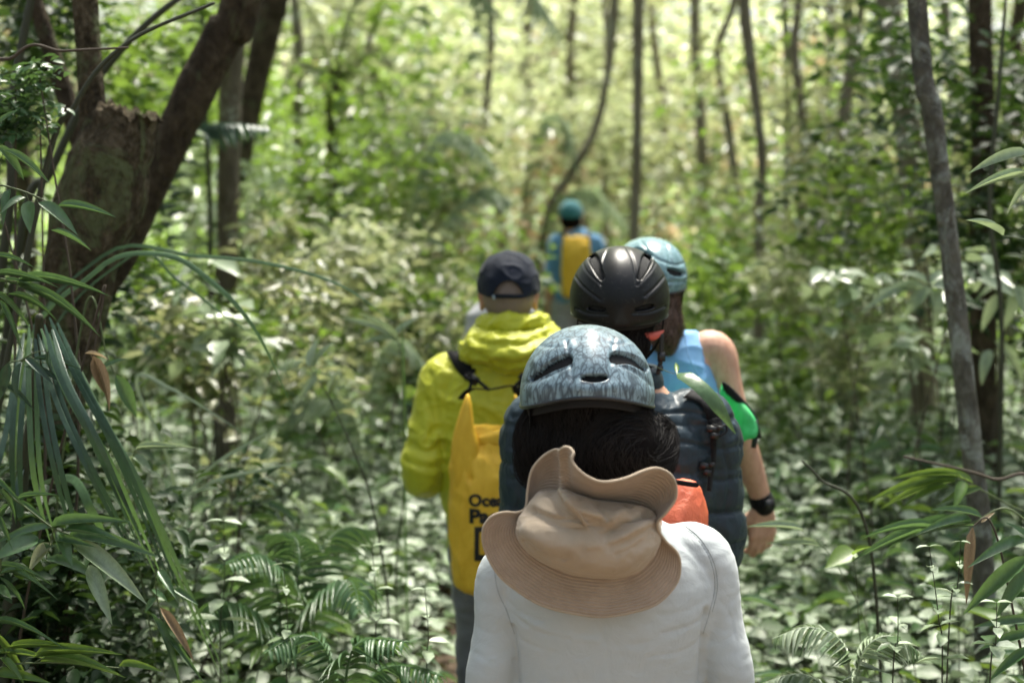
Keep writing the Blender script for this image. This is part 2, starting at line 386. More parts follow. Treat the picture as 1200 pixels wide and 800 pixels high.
def rdir(n, zlo=-.25, zhi=.45):
    a = RNG.uniform(0, 2*math.pi, n); z = RNG.uniform(zlo, zhi, n); return np.stack([np.cos(a), np.sin(a), z], 1)
def upv(n, s=.45): return np.stack([RNG.normal(0, s, n), RNG.normal(0, s, n), np.ones(n)], 1)
def in_people(x, y):
    return ((abs(x-pathx(y)) < pathw(y)))
def litter():
    n = 26000
    y = RNG.uniform(.5, 34, n)**1; x = RNG.uniform(-1, 1, n)*(1.2+.5*y)
    z = gz(x, y)+RNG.uniform(.008, .05, n)
    V, F = leaves(T_quad(.25, .15), np.stack([x, y, z], 1), rdir(n, -.1, .25), upv(n, .5), RNG.uniform(.05, .13, n), RNG.uniform(.025, .055, n))
    tag(mesh_obj('leaf_litter', V, F, M['litter']), 'brown fallen leaves littering the forest floor', 'leaf litter', kind='stuff')
litter()
def undergrowth(name, y0, y1, dens, hlo, hhi, tpl, size, m, label, kx=.46, nl=(9, 16), stems=True, xlim=None, wr=.5):
    """low leafy ground cover: stems with leaves set around their upper half"""
    items = []; st_p, st_r = [], []
    area = kx*(y1*y1-y0*y0)+1.2*(y1-y0); n = int(area*dens)
    ys = np.sqrt(RNG.uniform(y0*y0, y1*y1, n)); xs = RNG.uniform(-1, 1, n)*(kx*ys+.6)
    P, D, L = [], [], []
    for x, y in zip(xs, ys):
        if xlim and not (xlim[0] < x/(y+1e-6) < xlim[1]): continue
        dd = abs(x-pathx(y))-pathw(y)
        if dd < 0 and y < 17: continue
        if 6 < y < 11.1 and abs(x/y-.057) < .055 and hhi > .9: continue
        h = random.uniform(hlo, hhi)*(.75+.35*mnoise.noise((x*.8, y*.8, 1.)))*min(1, .6+dd*.8 if y < 17 else 1)
        g = float(gz(x, y)); lean = np.array((random.gauss(0, .12), random.gauss(0, .12)))
        top = np.array((x+lean[0], y+lean[1], g+h)); base = np.array((x, y, g-.02)); mid = (top+base)/2+np.array((lean[0]*-.3, lean[1]*-.3, .03))
        if stems: st_p.append([base, mid, top]); st_r.append(.0035)
        k = random.randint(*nl); a0 = random.uniform(0, 6.3)
        for q in range(k):
            f = 1-.62*(q/k)**1.1+random.uniform(-.03, .03); a = a0+q*2.4+random.uniform(-.4, .4); r = random.uniform(.01, .08+.12*(q/k))
            p = base+(top-base)*f+np.array((math.cos(a)*r, math.sin(a)*r, 0))
            P.append(p); D.append((math.cos(a), math.sin(a), random.uniform(-.35, .35))); L.append(size*random.uniform(.6, 1.3))
    P, D, L = np.array(P), np.array(D), np.array(L); k = len(P)
    V, F = leaves(tpl, P, D, upv(k, .38)+np.array((0, -.18, 0)), L, L*RNG.uniform(wr*.85, wr*1.3, k)); items.append((V, F))
    nf = sum(len(f) for f in F); mi = np.zeros(nf)
    mats = [m, M['stem_dark']]
    if stems:
        V2, F2 = tubes_arr(st_p, st_r, 4); V3, F3 = merge_arr([(V, F), (V2, F2)])
        # merge_arr orders triangles first, then quads
        n3a = sum(len(f) for f in F if f.shape[1] == 3); n4a = sum(len(f) for f in F if f.shape[1] == 4); n4b = sum(len(f) for f in F2)
        mi = np.concatenate([np.zeros(n3a), np.zeros(n4a), np.ones(n4b)]); V, F = V3, F3
    tag(mesh_obj(name, V, F, mats, midx=mi), label, 'undergrowth', kind='stuff')
undergrowth('undergrowth', 2.7, 8, 135, .35, .80, T_ell(.10, .14), .078, M['ug'], 'low glossy leaves with painted pale sky sheen carpeting both sides of the path')
undergrowth('undergrowth', 8, 26, 44, .45, 1.0, T_quad(.15, .12), .12, M['ug'], 'out-of-focus leafy ground cover with painted pale sky sheen stretching back between the trees', stems=False, nl=(8, 13))
undergrowth('undergrowth', 3.0, 10, 16, .35, .95, T_blade(5, .35), .17, M['blade'], 'long narrow arching leaves scattered through the ground cover', nl=(3, 7), wr=.15)
undergrowth('undergrowth', 3.0, 11, 18, .45, 1.0, T_ell(.15, .3), .12, M['ug2'], 'taller fresh green leaves poking out of the pale ground cover', nl=(4, 8), wr=.32)
undergrowth('undergrowth', 9, 34, 7, .7, 1.7, T_quad(.2, .25), .19, M['bright'], 'bright green knee-high foliage among the distant trunks', stems=False, nl=(9, 15), wr=.4)

# ================================================================== far forest as one mass
def far_forest():
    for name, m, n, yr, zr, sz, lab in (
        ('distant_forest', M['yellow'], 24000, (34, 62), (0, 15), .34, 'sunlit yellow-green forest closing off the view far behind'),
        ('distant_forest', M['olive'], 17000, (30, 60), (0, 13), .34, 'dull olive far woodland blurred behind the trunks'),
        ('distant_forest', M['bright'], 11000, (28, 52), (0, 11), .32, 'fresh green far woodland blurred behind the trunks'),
        ('distant_forest', M['pale'], 6000, (26, 50), (0, 9), .22, 'pale foliage standing in for bright glints through the far woodland'),  # pale leaf colour fills in for bright gaps of sky
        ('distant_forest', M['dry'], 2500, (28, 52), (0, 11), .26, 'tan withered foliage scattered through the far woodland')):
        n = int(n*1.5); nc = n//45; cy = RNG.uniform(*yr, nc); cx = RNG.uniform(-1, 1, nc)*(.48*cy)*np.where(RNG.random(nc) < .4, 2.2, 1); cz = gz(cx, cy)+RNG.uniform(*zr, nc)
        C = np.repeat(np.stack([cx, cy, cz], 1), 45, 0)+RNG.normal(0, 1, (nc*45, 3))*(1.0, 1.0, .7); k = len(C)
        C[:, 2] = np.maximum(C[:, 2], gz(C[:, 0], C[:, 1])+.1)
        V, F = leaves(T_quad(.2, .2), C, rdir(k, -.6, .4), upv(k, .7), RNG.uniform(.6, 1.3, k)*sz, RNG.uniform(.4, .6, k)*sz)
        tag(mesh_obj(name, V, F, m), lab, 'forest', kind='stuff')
far_forest()

# unseen forest added behind the viewpoint and at both sides to block low sky light
def shade_ring():
    nc = 330; C = []
    while len(C) < nc:
        a = random.uniform(0, 2*math.pi); r = random.uniform(7.5, 13); x, y = r*math.cos(a)*.9, 2+r*math.sin(a)
        if abs(x) < .44*y+1.6: continue
        C.append((x, y, random.uniform(.3, 8.5)))
    C = np.repeat(np.array(C), 45, 0)+RNG.normal(0, 1, (nc*45, 3))*.75; k = len(C); C[:, 2] = np.maximum(C[:, 2], .1)
    V, F = leaves(T_quad(.2, .2), C, rdir(k, -.6, .4), upv(k, .7), RNG.uniform(.25, .5, k), RNG.uniform(.14, .26, k))
    tag(mesh_obj('shading_forest', V, F, M['dark']), 'unseen dark forest added beside and behind the viewpoint to block low sky light', 'forest', kind='stuff')
shade_ring()

def side_forest():
    for sx, lab in ((-1, 'leafy forest filling the left flank well outside the walkers\' path'), (1, 'leafy forest filling the right flank well outside the walkers\' path')):
        for m in (M['dark'], M['bright']):
            nc = 150; cy = RNG.uniform(5, 34, nc); cx = sx*(.44*cy+1.8+RNG.uniform(0, 9, nc)); cz = gz(cx, cy)+RNG.uniform(0, 6, nc)*np.where(RNG.random(nc) < .4, .15, 1)
            C = np.repeat(np.stack([cx, cy, cz], 1), 60, 0)+RNG.normal(0, 1, (nc*60, 3))*.8; k = len(C); C[:, 2] = np.maximum(C[:, 2], gz(C[:, 0], C[:, 1])+.1)
            V, F = leaves(T_quad(.2, .2), C, rdir(k, -.6, .4), upv(k, .6), RNG.uniform(.16, .34, k), RNG.uniform(.09, .17, k))
            tag(mesh_obj('flank_forest', V, F, m), lab, 'forest', kind='stuff')
side_forest()

# ================================================================== trees
def trunk_mesh(pts, Y, seg=12, rough=.06, ground_pt=None, up=0, scale=1.0):
    """pts: (px, py, half width in px) from low to high, as the photo shows them, at distance Y"""
    P, Rr = [], []
    for q in pts:
        yy = q[3] if len(q) > 3 else Y
        P.append(AT(q[0], q[1], yy)); Rr.append(q[2]*yy/FPX*scale)
    P = np.array(P); Rr = np.array(Rr)
    if ground_pt is None:
        d = P[0]-P[1]; d = d/np.linalg.norm(d); k = P[0][2]/max(.3, -d[2]); gp = P[0]+d*min(k, 3)*.7; gp[2] = 0; ground_pt = gp
    ground_pt = np.array(ground_pt, float); ground_pt[2] = float(gz(ground_pt[0], ground_pt[1]))-.03
    P = np.vstack([ground_pt, P]); Rr = np.concatenate([[Rr[0]*1.35], Rr])
    if up:
        d = P[-1]-P[-2]; d /= np.linalg.norm(d); d = d*.6+np.array((0, 0, .5)); d /= np.linalg.norm(d)
        P = np.vstack([P, P[-1]+d*up*.5, P[-1]+d*up]); Rr = np.concatenate([Rr, [Rr[-1]*.8, Rr[-1]*.45]])
    V, F = limb(P, Rr, seg, max(24, int(np.linalg.norm(np.diff(P, axis=0), axis=1).sum()*12)))
    c = V.reshape(-1, seg, 3).mean(1).repeat(seg, 0); r = V-c
    f = 1+rough*nz(V, 6.)*1.5+rough*nz(V, 17.)*.9+rough*.5*nz(V, 45.)
    return c+r*f[:, None], F, P, Rr
def crown_mesh(parent, centers, radii, per, L, m, name='crown', down=.3, tpl=None):
    P = []
    for c, r in zip(centers, radii):
        P.append(np.array(c)+RNG.normal(0, 1, (per, 3))*np.array((r, r, r*.6))*.55)
    P = np.vstack(P); k = len(P)
    V, F = leaves(tpl or T_quad(.2, .2), P, rdir(k, -down-.3, .35), upv(k, .5), RNG.uniform(.6, 1.3, k)*L, RNG.uniform(.38, .58, k)*L)
    return mesh_obj(name, V, F, m, parent)
def tree(label, pts, Y, bark, leafm=None, up=5., crown_r=1.6, nc=10, per=60, L=.13, group=None, ground_pt=None, seg=12, cat='tree', extra=None, name='tree', branches=True, crown_at=None, rough=.06, cut=None):
    V, F, P, Rr = trunk_mesh(pts, Y, seg, rough, ground_pt, up)
    if cut:   # snapped off: splintered, sloping top
        zc = AT(cut[0], cut[1], Y)[2]+.035*nz(V*np.array((1, 1, 0)), 38)+.012*nz(V*np.array((1, 1, 0)), 110)+(V[:, 0]-P[-1][0])*-.25; V[:, 2] = np.minimum(V[:, 2], zc)
    t = thing(name, P[0]+np.array((0, 0, .03)), label, cat, group)
    parts = [(V, F)]
    if extra:
        for e in extra:
            Pe = np.array([AT(q[0], q[1], q[3] if len(q) > 3 else Y) for q in e]); Re = np.array([q[2]*Y/FPX for q in e])
            parts.append(limb(Pe, Re, 10, 8*len(e)))
    top = P[-1]; cs = []
    cen = top if crown_at is None else np.array(crown_at)
    for i in range(nc):
        a = random.uniform(0, 6.28); r = crown_r*math.sqrt(random.random()); cs.append(cen+np.array((math.cos(a)*r, math.sin(a)*r, random.uniform(-.5, .5)*crown_r)))
    if leafm and branches:
        for c in cs[:8]:
            s = P[-2]+(P[-1]-P[-2])*random.uniform(.1, .95); mid = (s+c)/2+np.array((0, 0, .15))
            parts.append(limb([s, mid, c], [Rr[-1]*.8, Rr[-1]*.5, .008], 6, 8))
    V, F = join(parts); mesh_obj('trunk', V, F, bark, t)
    if leafm: crown_mesh(t, cs, [crown_r*.42]*nc, per, L, leafm)
    return t
# stout broken trunk and its thin stem, left
tree('stout mottled brown trunk broken off at the top, a thin stem rising beside it', [(50, 620, 34), (68, 470, 34), (84, 390, 36), (98, 300, 42), (120, 225, 46), (138, 170, 41), (147, 138, 37), (152, 112, 36)], 4.0,
     M['bark_mossy'], M['dark'], 0, 1.0, 8, 120, .12, ground_pt=(-1.62, 4.0, 0), seg=64, rough=.13, branches=False,
     extra=[[(118, 260, 22), (114, 190, 19), (108, 120, 16), (103, 50, 15), (98, -20, 15), (90, -140, 14), (70, -400, 12), (60, -700, 8)]], crown_at=(-1.9, 4.2, 5.2), cut=(140, 132))
tree('dark thick trunk leaning to the right behind the broken trunk', [(88, 420, 20), (140, 300, 20), (182, 205, 20), (232, 100, 23), (262, 40, 24), (290, -30, 22)], 4.7,
     M['bark_dark'], M['dark'], 3.2, 1.5, 12, 120, .13, ground_pt=(-1.75, 4.7, 0), seg=22, extra=[[(150, 285, 18), (120, 240, 14), (95, 170, 12), (60, 60, 10), (20, -60, 8)]])
tree('straight pale brown trunk standing behind the dark leaning trunk', [(266, 430, 11), (267, 300, 12), (268, 200, 13), (271, 100, 13), (276, -10, 13)], 7.0, M['bark_pale'], M['bright'], 4, 1.8, 12, 70, .14, seg=16)
tree('dark brown slanting trunk just right of the pale straight trunk', [(262, 300, 9), (280, 200, 11), (297, 110, 14), (316, 20, 16), (324, -20, 16)], 9.4, M['bark_dark'], M['bright'], 4, 1.8, 10, 70, .14, seg=16)
tree('slim grey trunk with pale lichen bands standing sharp at right', [(1150, 640, 13), (1138, 520, 12), (1124, 390, 12), (1108, 250, 11), (1092, 130, 12), (1074, -10, 11)], 4.2,
     M['bark_grey'], M['olive'], 4.5, 1.2, 9, 90, .11, seg=20, rough=.05)
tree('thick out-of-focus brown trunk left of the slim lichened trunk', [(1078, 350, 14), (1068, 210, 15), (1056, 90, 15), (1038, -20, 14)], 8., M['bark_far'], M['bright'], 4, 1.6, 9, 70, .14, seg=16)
tree('dark trunk wrapped in hanging leaves near the right edge', [(1154, 480, 15), (1150, 330, 15), (1152, 160, 14), (1148, -20, 13)], 6.4, M['bark_dark'], M['dark'], 4, 1.6, 9, 80, .13, seg=16)
tree('slender dark straight trunk rising beyond the far hiker', [(741, 420, 6), (743, 280, 6.5), (747, 150, 6), (748, -10, 7)], 12, M['bark_far'], M['yellow'], 5, 2.2, 10, 70, .17, seg=10)
tree('thin crooked trunk curving up and right above the far hiker\'s head', [(640, 260, 4.5), (668, 205, 5), (696, 155, 5), (711, 95, 4.5), (717, 40, 5.5), (721, -20, 6)], 13, M['bark_far'], M['yellow'], 4, 2, 9, 70, .17, seg=10, ground_pt=(.1, 13, 0))
tree('thin wavy dark trunk standing between the teal helmet and the right-hand trees', [(884, 440, 6), (892, 340, 6.5), (889, 260, 6), (893, 190, 5.5), (886, 120, 6), (877, 50, 7), (871, -20, 7)], 10, M['bark_far'], M['yellow'], 4, 2, 9, 70, .15, seg=10)
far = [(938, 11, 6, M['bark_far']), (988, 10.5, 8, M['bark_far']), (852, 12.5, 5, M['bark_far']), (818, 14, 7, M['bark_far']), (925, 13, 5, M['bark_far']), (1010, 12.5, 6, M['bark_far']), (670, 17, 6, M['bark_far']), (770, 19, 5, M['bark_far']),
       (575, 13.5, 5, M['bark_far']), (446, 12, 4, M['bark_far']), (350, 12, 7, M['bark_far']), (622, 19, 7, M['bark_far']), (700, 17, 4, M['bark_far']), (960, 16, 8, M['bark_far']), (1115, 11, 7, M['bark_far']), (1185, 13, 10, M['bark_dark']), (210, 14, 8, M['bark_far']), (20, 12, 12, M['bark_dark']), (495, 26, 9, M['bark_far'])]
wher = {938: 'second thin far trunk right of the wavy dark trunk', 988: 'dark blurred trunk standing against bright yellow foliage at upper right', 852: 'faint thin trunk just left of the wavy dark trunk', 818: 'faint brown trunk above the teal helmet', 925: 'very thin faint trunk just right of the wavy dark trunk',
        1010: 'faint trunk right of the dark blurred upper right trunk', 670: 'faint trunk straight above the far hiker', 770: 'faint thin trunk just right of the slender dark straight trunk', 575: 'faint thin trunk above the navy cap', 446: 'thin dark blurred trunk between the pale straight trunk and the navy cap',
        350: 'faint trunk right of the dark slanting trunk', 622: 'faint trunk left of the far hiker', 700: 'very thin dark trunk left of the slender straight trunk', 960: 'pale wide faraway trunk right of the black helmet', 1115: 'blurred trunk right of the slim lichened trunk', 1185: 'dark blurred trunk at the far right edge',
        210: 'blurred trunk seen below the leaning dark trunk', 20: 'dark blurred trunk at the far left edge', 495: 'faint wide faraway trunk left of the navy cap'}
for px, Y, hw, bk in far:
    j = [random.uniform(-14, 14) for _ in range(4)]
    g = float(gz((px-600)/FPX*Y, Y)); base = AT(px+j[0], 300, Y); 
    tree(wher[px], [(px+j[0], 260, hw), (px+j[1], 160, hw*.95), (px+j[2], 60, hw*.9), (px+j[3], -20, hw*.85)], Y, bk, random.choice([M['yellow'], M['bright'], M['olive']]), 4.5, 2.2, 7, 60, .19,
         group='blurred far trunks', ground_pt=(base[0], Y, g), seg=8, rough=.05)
# unseen canopy trees added at the sides so their crowns shade the near path
for (x, y, h, lab, n_, cr) in ((-3.2, 3.2, 6.0, 'unseen trunk added left of the broken trunk', 26, 2.4), (-3.4, 7.5, 7.5, 'unseen trunk added far left', 22, 2.6), (3.6, 6.5, 7.5, 'unseen trunk added far right', 16, 2.2), (1.6, 13.0, 9.5, '', 0, 0)):
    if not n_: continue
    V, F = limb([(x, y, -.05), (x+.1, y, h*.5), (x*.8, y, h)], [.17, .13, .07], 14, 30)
    t = thing('tree', (x, y, 0), {-3.2: 'unseen tall tree added beyond the left edge to shade the broken trunk', -3.4: 'unseen tall tree added for shade further along beyond the left edge', 3.6: 'unseen tall tree added beyond the right edge to shade the path'}[x], 'tree')
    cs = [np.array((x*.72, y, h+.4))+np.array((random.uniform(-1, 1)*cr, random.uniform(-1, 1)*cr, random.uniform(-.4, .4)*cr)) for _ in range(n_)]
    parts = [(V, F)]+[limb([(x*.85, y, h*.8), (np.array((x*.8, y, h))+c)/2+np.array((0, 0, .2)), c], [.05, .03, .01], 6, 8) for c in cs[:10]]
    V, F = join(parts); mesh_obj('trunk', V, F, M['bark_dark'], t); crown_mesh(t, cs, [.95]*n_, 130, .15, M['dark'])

# ================================================================== shrubs in the middle distance
def shrub(name, label, c, r, n, L, m, group=None, cat='shrub', hz=None, tpl=None, stems=3, wr=(.38, .58)):
    x, y = c[:2]; g = float(gz(x, y)); t = thing(name, (x, y, g), label, cat, group)
    cs = [np.array((x, y, c[2]))+RNG.normal(0, 1, 3)*np.array((r, r, hz or r))*.5 for _ in range(max(5, n//70))]
    for q in cs: q[2] = max(q[2], g+.15)
    P = np.vstack([q+RNG.normal(0, 1, (n//len(cs), 3))*r*.22 for q in cs]); P[:, 2] = np.maximum(P[:, 2], g+.05); k = len(P)
    V, F = leaves(tpl or T_quad(.2, .2), P, rdir(k, -.55, .35), upv(k, .5), RNG.uniform(.6, 1.3, k)*L, RNG.uniform(*wr, k)*L)
    mesh_obj('foliage', V, F, m, t)
    ps = []
    for q in cs[:stems+1]:
        b = np.array((x+random.uniform(-.1, .1), y+random.uniform(-.1, .1), g-.03)); ps.append([b, b*.4+q*.6+RNG.normal(0, .05, 3), q])
    V, F = tubes_arr([catmull(p, 8) for p in ps], [.005+.003*r]*len(ps), 5); mesh_obj('stem', V, F, M['twig'], t)
    return t
SH = [  # px, py of the middle, distance, radius, leaves, leaf size, material, words
    (430, 190, 10.5, .8, 1100, .12, 'bright', 'bright green bushy sapling right of the pale straight trunk'),
    (395, 215, 12.5, 1.1, 1300, .14, 'bright', 'bright green sapling behind the dark slanting trunk'),
    (345, 345, 9.5, .75, 900, .10, 'bright', 'fresh green shrub below the pale straight trunk'),
    (470, 300, 9.5, .8, 1000, .11, 'bright', 'fresh green shrub left of the navy cap'),
    (520, 220, 13, 1.1, 1200, .14, 'olive', 'olive shrub above the navy cap'),
    (600, 130, 17, 1.6, 1500, .18, 'yellow', 'dull olive tree-shrub high in the middle of the picture'),
    (470, 90, 16, 1.5, 1500, .18, 'yellow', 'pale yellow-green sapling at upper left of centre'),
    (380, 40, 15, 1.3, 1300, .18, 'yellow', 'yellow-green sapling right of the dark slanting trunk'),
    (560, 30, 20, 1.8, 1500, .2, 'yellow', 'yellow-green foliage clump at the top middle'),
    (690, 60, 19, 1.5, 1200, .19, 'olive', 'olive clump around the crooked trunk'),
    (800, 70, 21, 1.7, 1500, .2, 'yellow', 'glowing yellow-green clump at the top right of centre'),
    (820, 210, 15, 1.1, 900, .15, 'olive', 'olive brown-tinged shrub behind the teal helmet'),
    (720, 190, 15, .9, 700, .15, 'yellow', 'yellow-green shrub right of the far hiker\'s head'),
    (960, 130, 13, .9, 1100, .15, 'bright', 'green leafy sapling at upper right'),
    (1010, 90, 17, 1.3, 1100, .18, 'yellow', 'yellow-green sapling behind the upper right trunks'),
    (950, 200, 11, .8, 900, .13, 'olive', 'olive shrub right of the wavy dark trunk'),
    (1020, 250, 9.5, .8, 1000, .12, 'olive', 'olive shrub in front of the thick blurred trunk'),
    (980, 320, 9, .7, 900, .11, 'bright', 'green shrub between the wavy trunk and the lichened trunk'),
    (860, 300, 12, .8, 900, .13, 'bright', 'green shrub behind the bare-armed hiker'),
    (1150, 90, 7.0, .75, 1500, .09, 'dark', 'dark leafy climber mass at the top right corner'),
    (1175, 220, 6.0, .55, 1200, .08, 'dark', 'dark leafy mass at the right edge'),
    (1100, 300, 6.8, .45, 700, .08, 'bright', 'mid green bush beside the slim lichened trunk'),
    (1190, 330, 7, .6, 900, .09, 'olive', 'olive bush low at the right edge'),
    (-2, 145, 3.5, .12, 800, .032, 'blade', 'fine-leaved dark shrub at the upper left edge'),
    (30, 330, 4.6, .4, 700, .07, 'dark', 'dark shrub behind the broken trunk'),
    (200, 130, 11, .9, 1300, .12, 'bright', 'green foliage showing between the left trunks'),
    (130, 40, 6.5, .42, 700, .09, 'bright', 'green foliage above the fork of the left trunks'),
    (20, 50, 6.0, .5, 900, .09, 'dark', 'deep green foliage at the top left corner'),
    (185, 345, 6.0, .28, 400, .08, 'bright', 'green shrub right of the broken trunk'),
    (230, 420, 5.4, .35, 500, .08, 'olive', 'olive shrub low beside the broken trunk'),
    (335, 160, 12, .8, 900, .13, 'bright', 'green sapling between the slanting trunk and the navy cap'),
    (690, 230, 17, 1.2, 400, .16, 'dry', 'tan withered shrub beyond the far hiker'),
    (860, 160, 18, 1.0, 350, .16, 'dry', 'tan withered shrub behind the wavy dark trunk'),
    (560, 230, 14, .9, 700, .14, 'dry', 'tan withered shrub left of the far hiker'),
    (1000, 200, 14, .9, 600, .13, 'dry', 'tan withered shrub behind the upper right saplings'),
    (480, 350, 8.2, .38, 500, .10, 'bright', 'low green shrub just left of the navy cap'),
    (300, 400, 7.2, .4, 500, .09, 'bright', 'low bright green shrub left of the olive one'),
    (500, 250, 10, .5, 600, .10, 'yellow', 'yellow-green shrub above and left of the navy cap'),
    (400, 300, 8.0, .38, 500, .09, 'yellow', 'small yellow-green shrub among the left-hand shrubs'),
    (980, 400, 7.0, .35, 400, .09, 'yellow', 'small yellow-green shrub right of the bare shoulder'),
    (420, 380, 7, .45, 600, .09, 'olive', 'low olive shrub behind the arching grass'),
    (320, 260, 9.5, .6, 500, .12, 'pale', 'pale-leaved shrub below the dark slanting trunk'),
    (470, 210, 11, .6, 350, .12, 'pale', 'pale-leaved shrub left of the far hiker'),
    (900, 380, 7.5, .45, 500, .10, 'bright', 'low green shrub right of the bare arm'),
    (1040, 360, 5.4, .25, 90, .13, 'pale', 'large pale-leaved plant left of the slim lichened trunk'),
    (60, 720, 3.4, .30, 900, .06, 'dark', 'dark-leaved shrub added to darken the gap behind the lower left bamboo leaves'),  # dark leaf mass added to deepen the shade at lower left
    (150, 650, 3.9, .30, 900, .055, 'dark', 'dark shrub added to darken the gap behind the pleated palm leaf'),
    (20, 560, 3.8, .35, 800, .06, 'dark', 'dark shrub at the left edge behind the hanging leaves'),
    (250, 395, 5.2, .22, 50, .15, 'pale', 'broad white-looking leaves left of the arching grass'),
]
for px, py, Y, r, n, L, mk, lab in SH:
    c = AT(px, py, Y); shrub('shrub', lab, c, r, n, L, M[mk], tpl=T_ell(.12, .2) if Y < 7.6 else None)

# ================================================================== people
M['skin'] = skinmat('skin_tan', (.42, .24, .16)); M['skin2'] = skinmat('skin_warm', (.52, .30, .21)); M['skin3'] = skinmat('skin_pink', (.46, .27, .20))
M['eye'] = plastic('eye_white', (.8, .8, .78), .2); M['black'] = cloth('webbing_black', (.004, .004, .005), (.009, .009, .010), .8, 500, .3, 8, .03, spec=.2)
M['buckle'] = plastic('buckle_black', (.012, .012, .013), .35)
M['shoe'] = cloth('shoe_dark', (.03, .03, .03), (.06, .055, .05), .8); M['trouser_grey'] = cloth('trouser_grey', (.13, .135, .15), (.20, .205, .22), .85, 700, .2, 4)
M['trouser_dark'] = cloth('trouser_dark', (.02, .022, .03), (.04, .042, .05), .85, 700, .2, 4); M['trouser_tan'] = cloth('trouser_tan', (.13, .11, .08), (.2, .17, .13), .85, 700, .2, 4)

def hand(wr, d, back, thumb, s=1.0, curl=.5):
    """palm, four unequal bent fingers and a thumb leaving the side of the palm; d along the hand, back out of its back, thumb to the thumb side"""
    d, back, thumb = (np.array(v, float)/np.linalg.norm(v) for v in (d, back, thumb)); wr = np.array(wr, float); out = []
    for k, u in enumerate((-.030, -.010, .010, .029)):
        b = wr+(d*.035+thumb*u*.7)*s; kn = wr+(d*(.094-.006*abs(k-2))+thumb*u)*s
        out.append(limb([wr+thumb*u*.4*s, b, kn], [.016*s, .0155*s, .0125*s], 10, 8))
        Ln = (.062, .075, .080, .070)[k]*s; a = 0; p = kn; path_, rad = [kn], [.0105*s]
        for q, fr in enumerate((.45, .32, .23)):
            a += curl*(.45+.35*q); p = p+(d*math.cos(a)-back*math.sin(a))*Ln*fr; path_.append(p); rad.append((.0095-.001*q)*s)
        out.append(limb(path_, rad, 8, 12))
    t0 = wr+(d*.022+thumb*.022)*s; t1 = wr+(d*.052+thumb*.048-back*.012)*s; t2 = wr+(d*.080+thumb*.056-back*.022)*s; t3 = wr+(d*.102+thumb*.052-back*.034)*s
    out.append(limb([t0, t1, t2, t3], [.016*s, .0135*s, .011*s, .009*s], 10, 14)); return out
def head_parts(c, s=1.0, neck=None, nr=.055, yaw=0, pitch=0):
    from mathutils import Euler
    Mx = np.array(Euler((-pitch, 0, -yaw)).to_matrix())
    def q(v): return np.array(c)+Mx@(np.array(v, float)*s)
    def el(p, r): 
        V, F = ellipsoid((0, 0, 0), np.array(r)*s); return V@Mx.T+q(p), F
    P = [el((0, -.012, .022), (.076, .094, .098)), el((0, .024, -.045), (.058, .064, .068)), el((0, .058, -.082), (.028, .026, .022)),
         limb([q((0, .082, .016)), q((0, .096, -.004)), q((0, .107, -.022))], [.009*s, .011*s, .014*s], 10, 8), el((0, .084, .034), (.05, .013, .010)),
         el((0, .088, -.046), (.024, .010, .006)), el((0, .086, -.058), (.021, .010, .007)), el((.012, .094, -.024), (.010, .010, .007)), el((-.012, .094, -.024), (.010, .010, .007)),
         el((.046, .062, -.012), (.022, .022, .018)), el((-.046, .062, -.012), (.022, .022, .018))]
    for sx in (-1, 1):
        P.append(el((sx*.080, -.004, -.004), (.010, .020, .032))); P.append(el((sx*.086, -.013, .010), (.008, .011, .018))); P.append(el((sx*.081, .000, -.028), (.008, .010, .012)))
    if neck is not None: P.append(limb([neck, q((0, -.02, -.06)), q((0, -.012, .0))], [nr*1.12, nr, nr], 20, 12))
    eyes = [(q((sx*.031, .074, .010)), .0115*s) for sx in (-1, 1)]
    return P, eyes
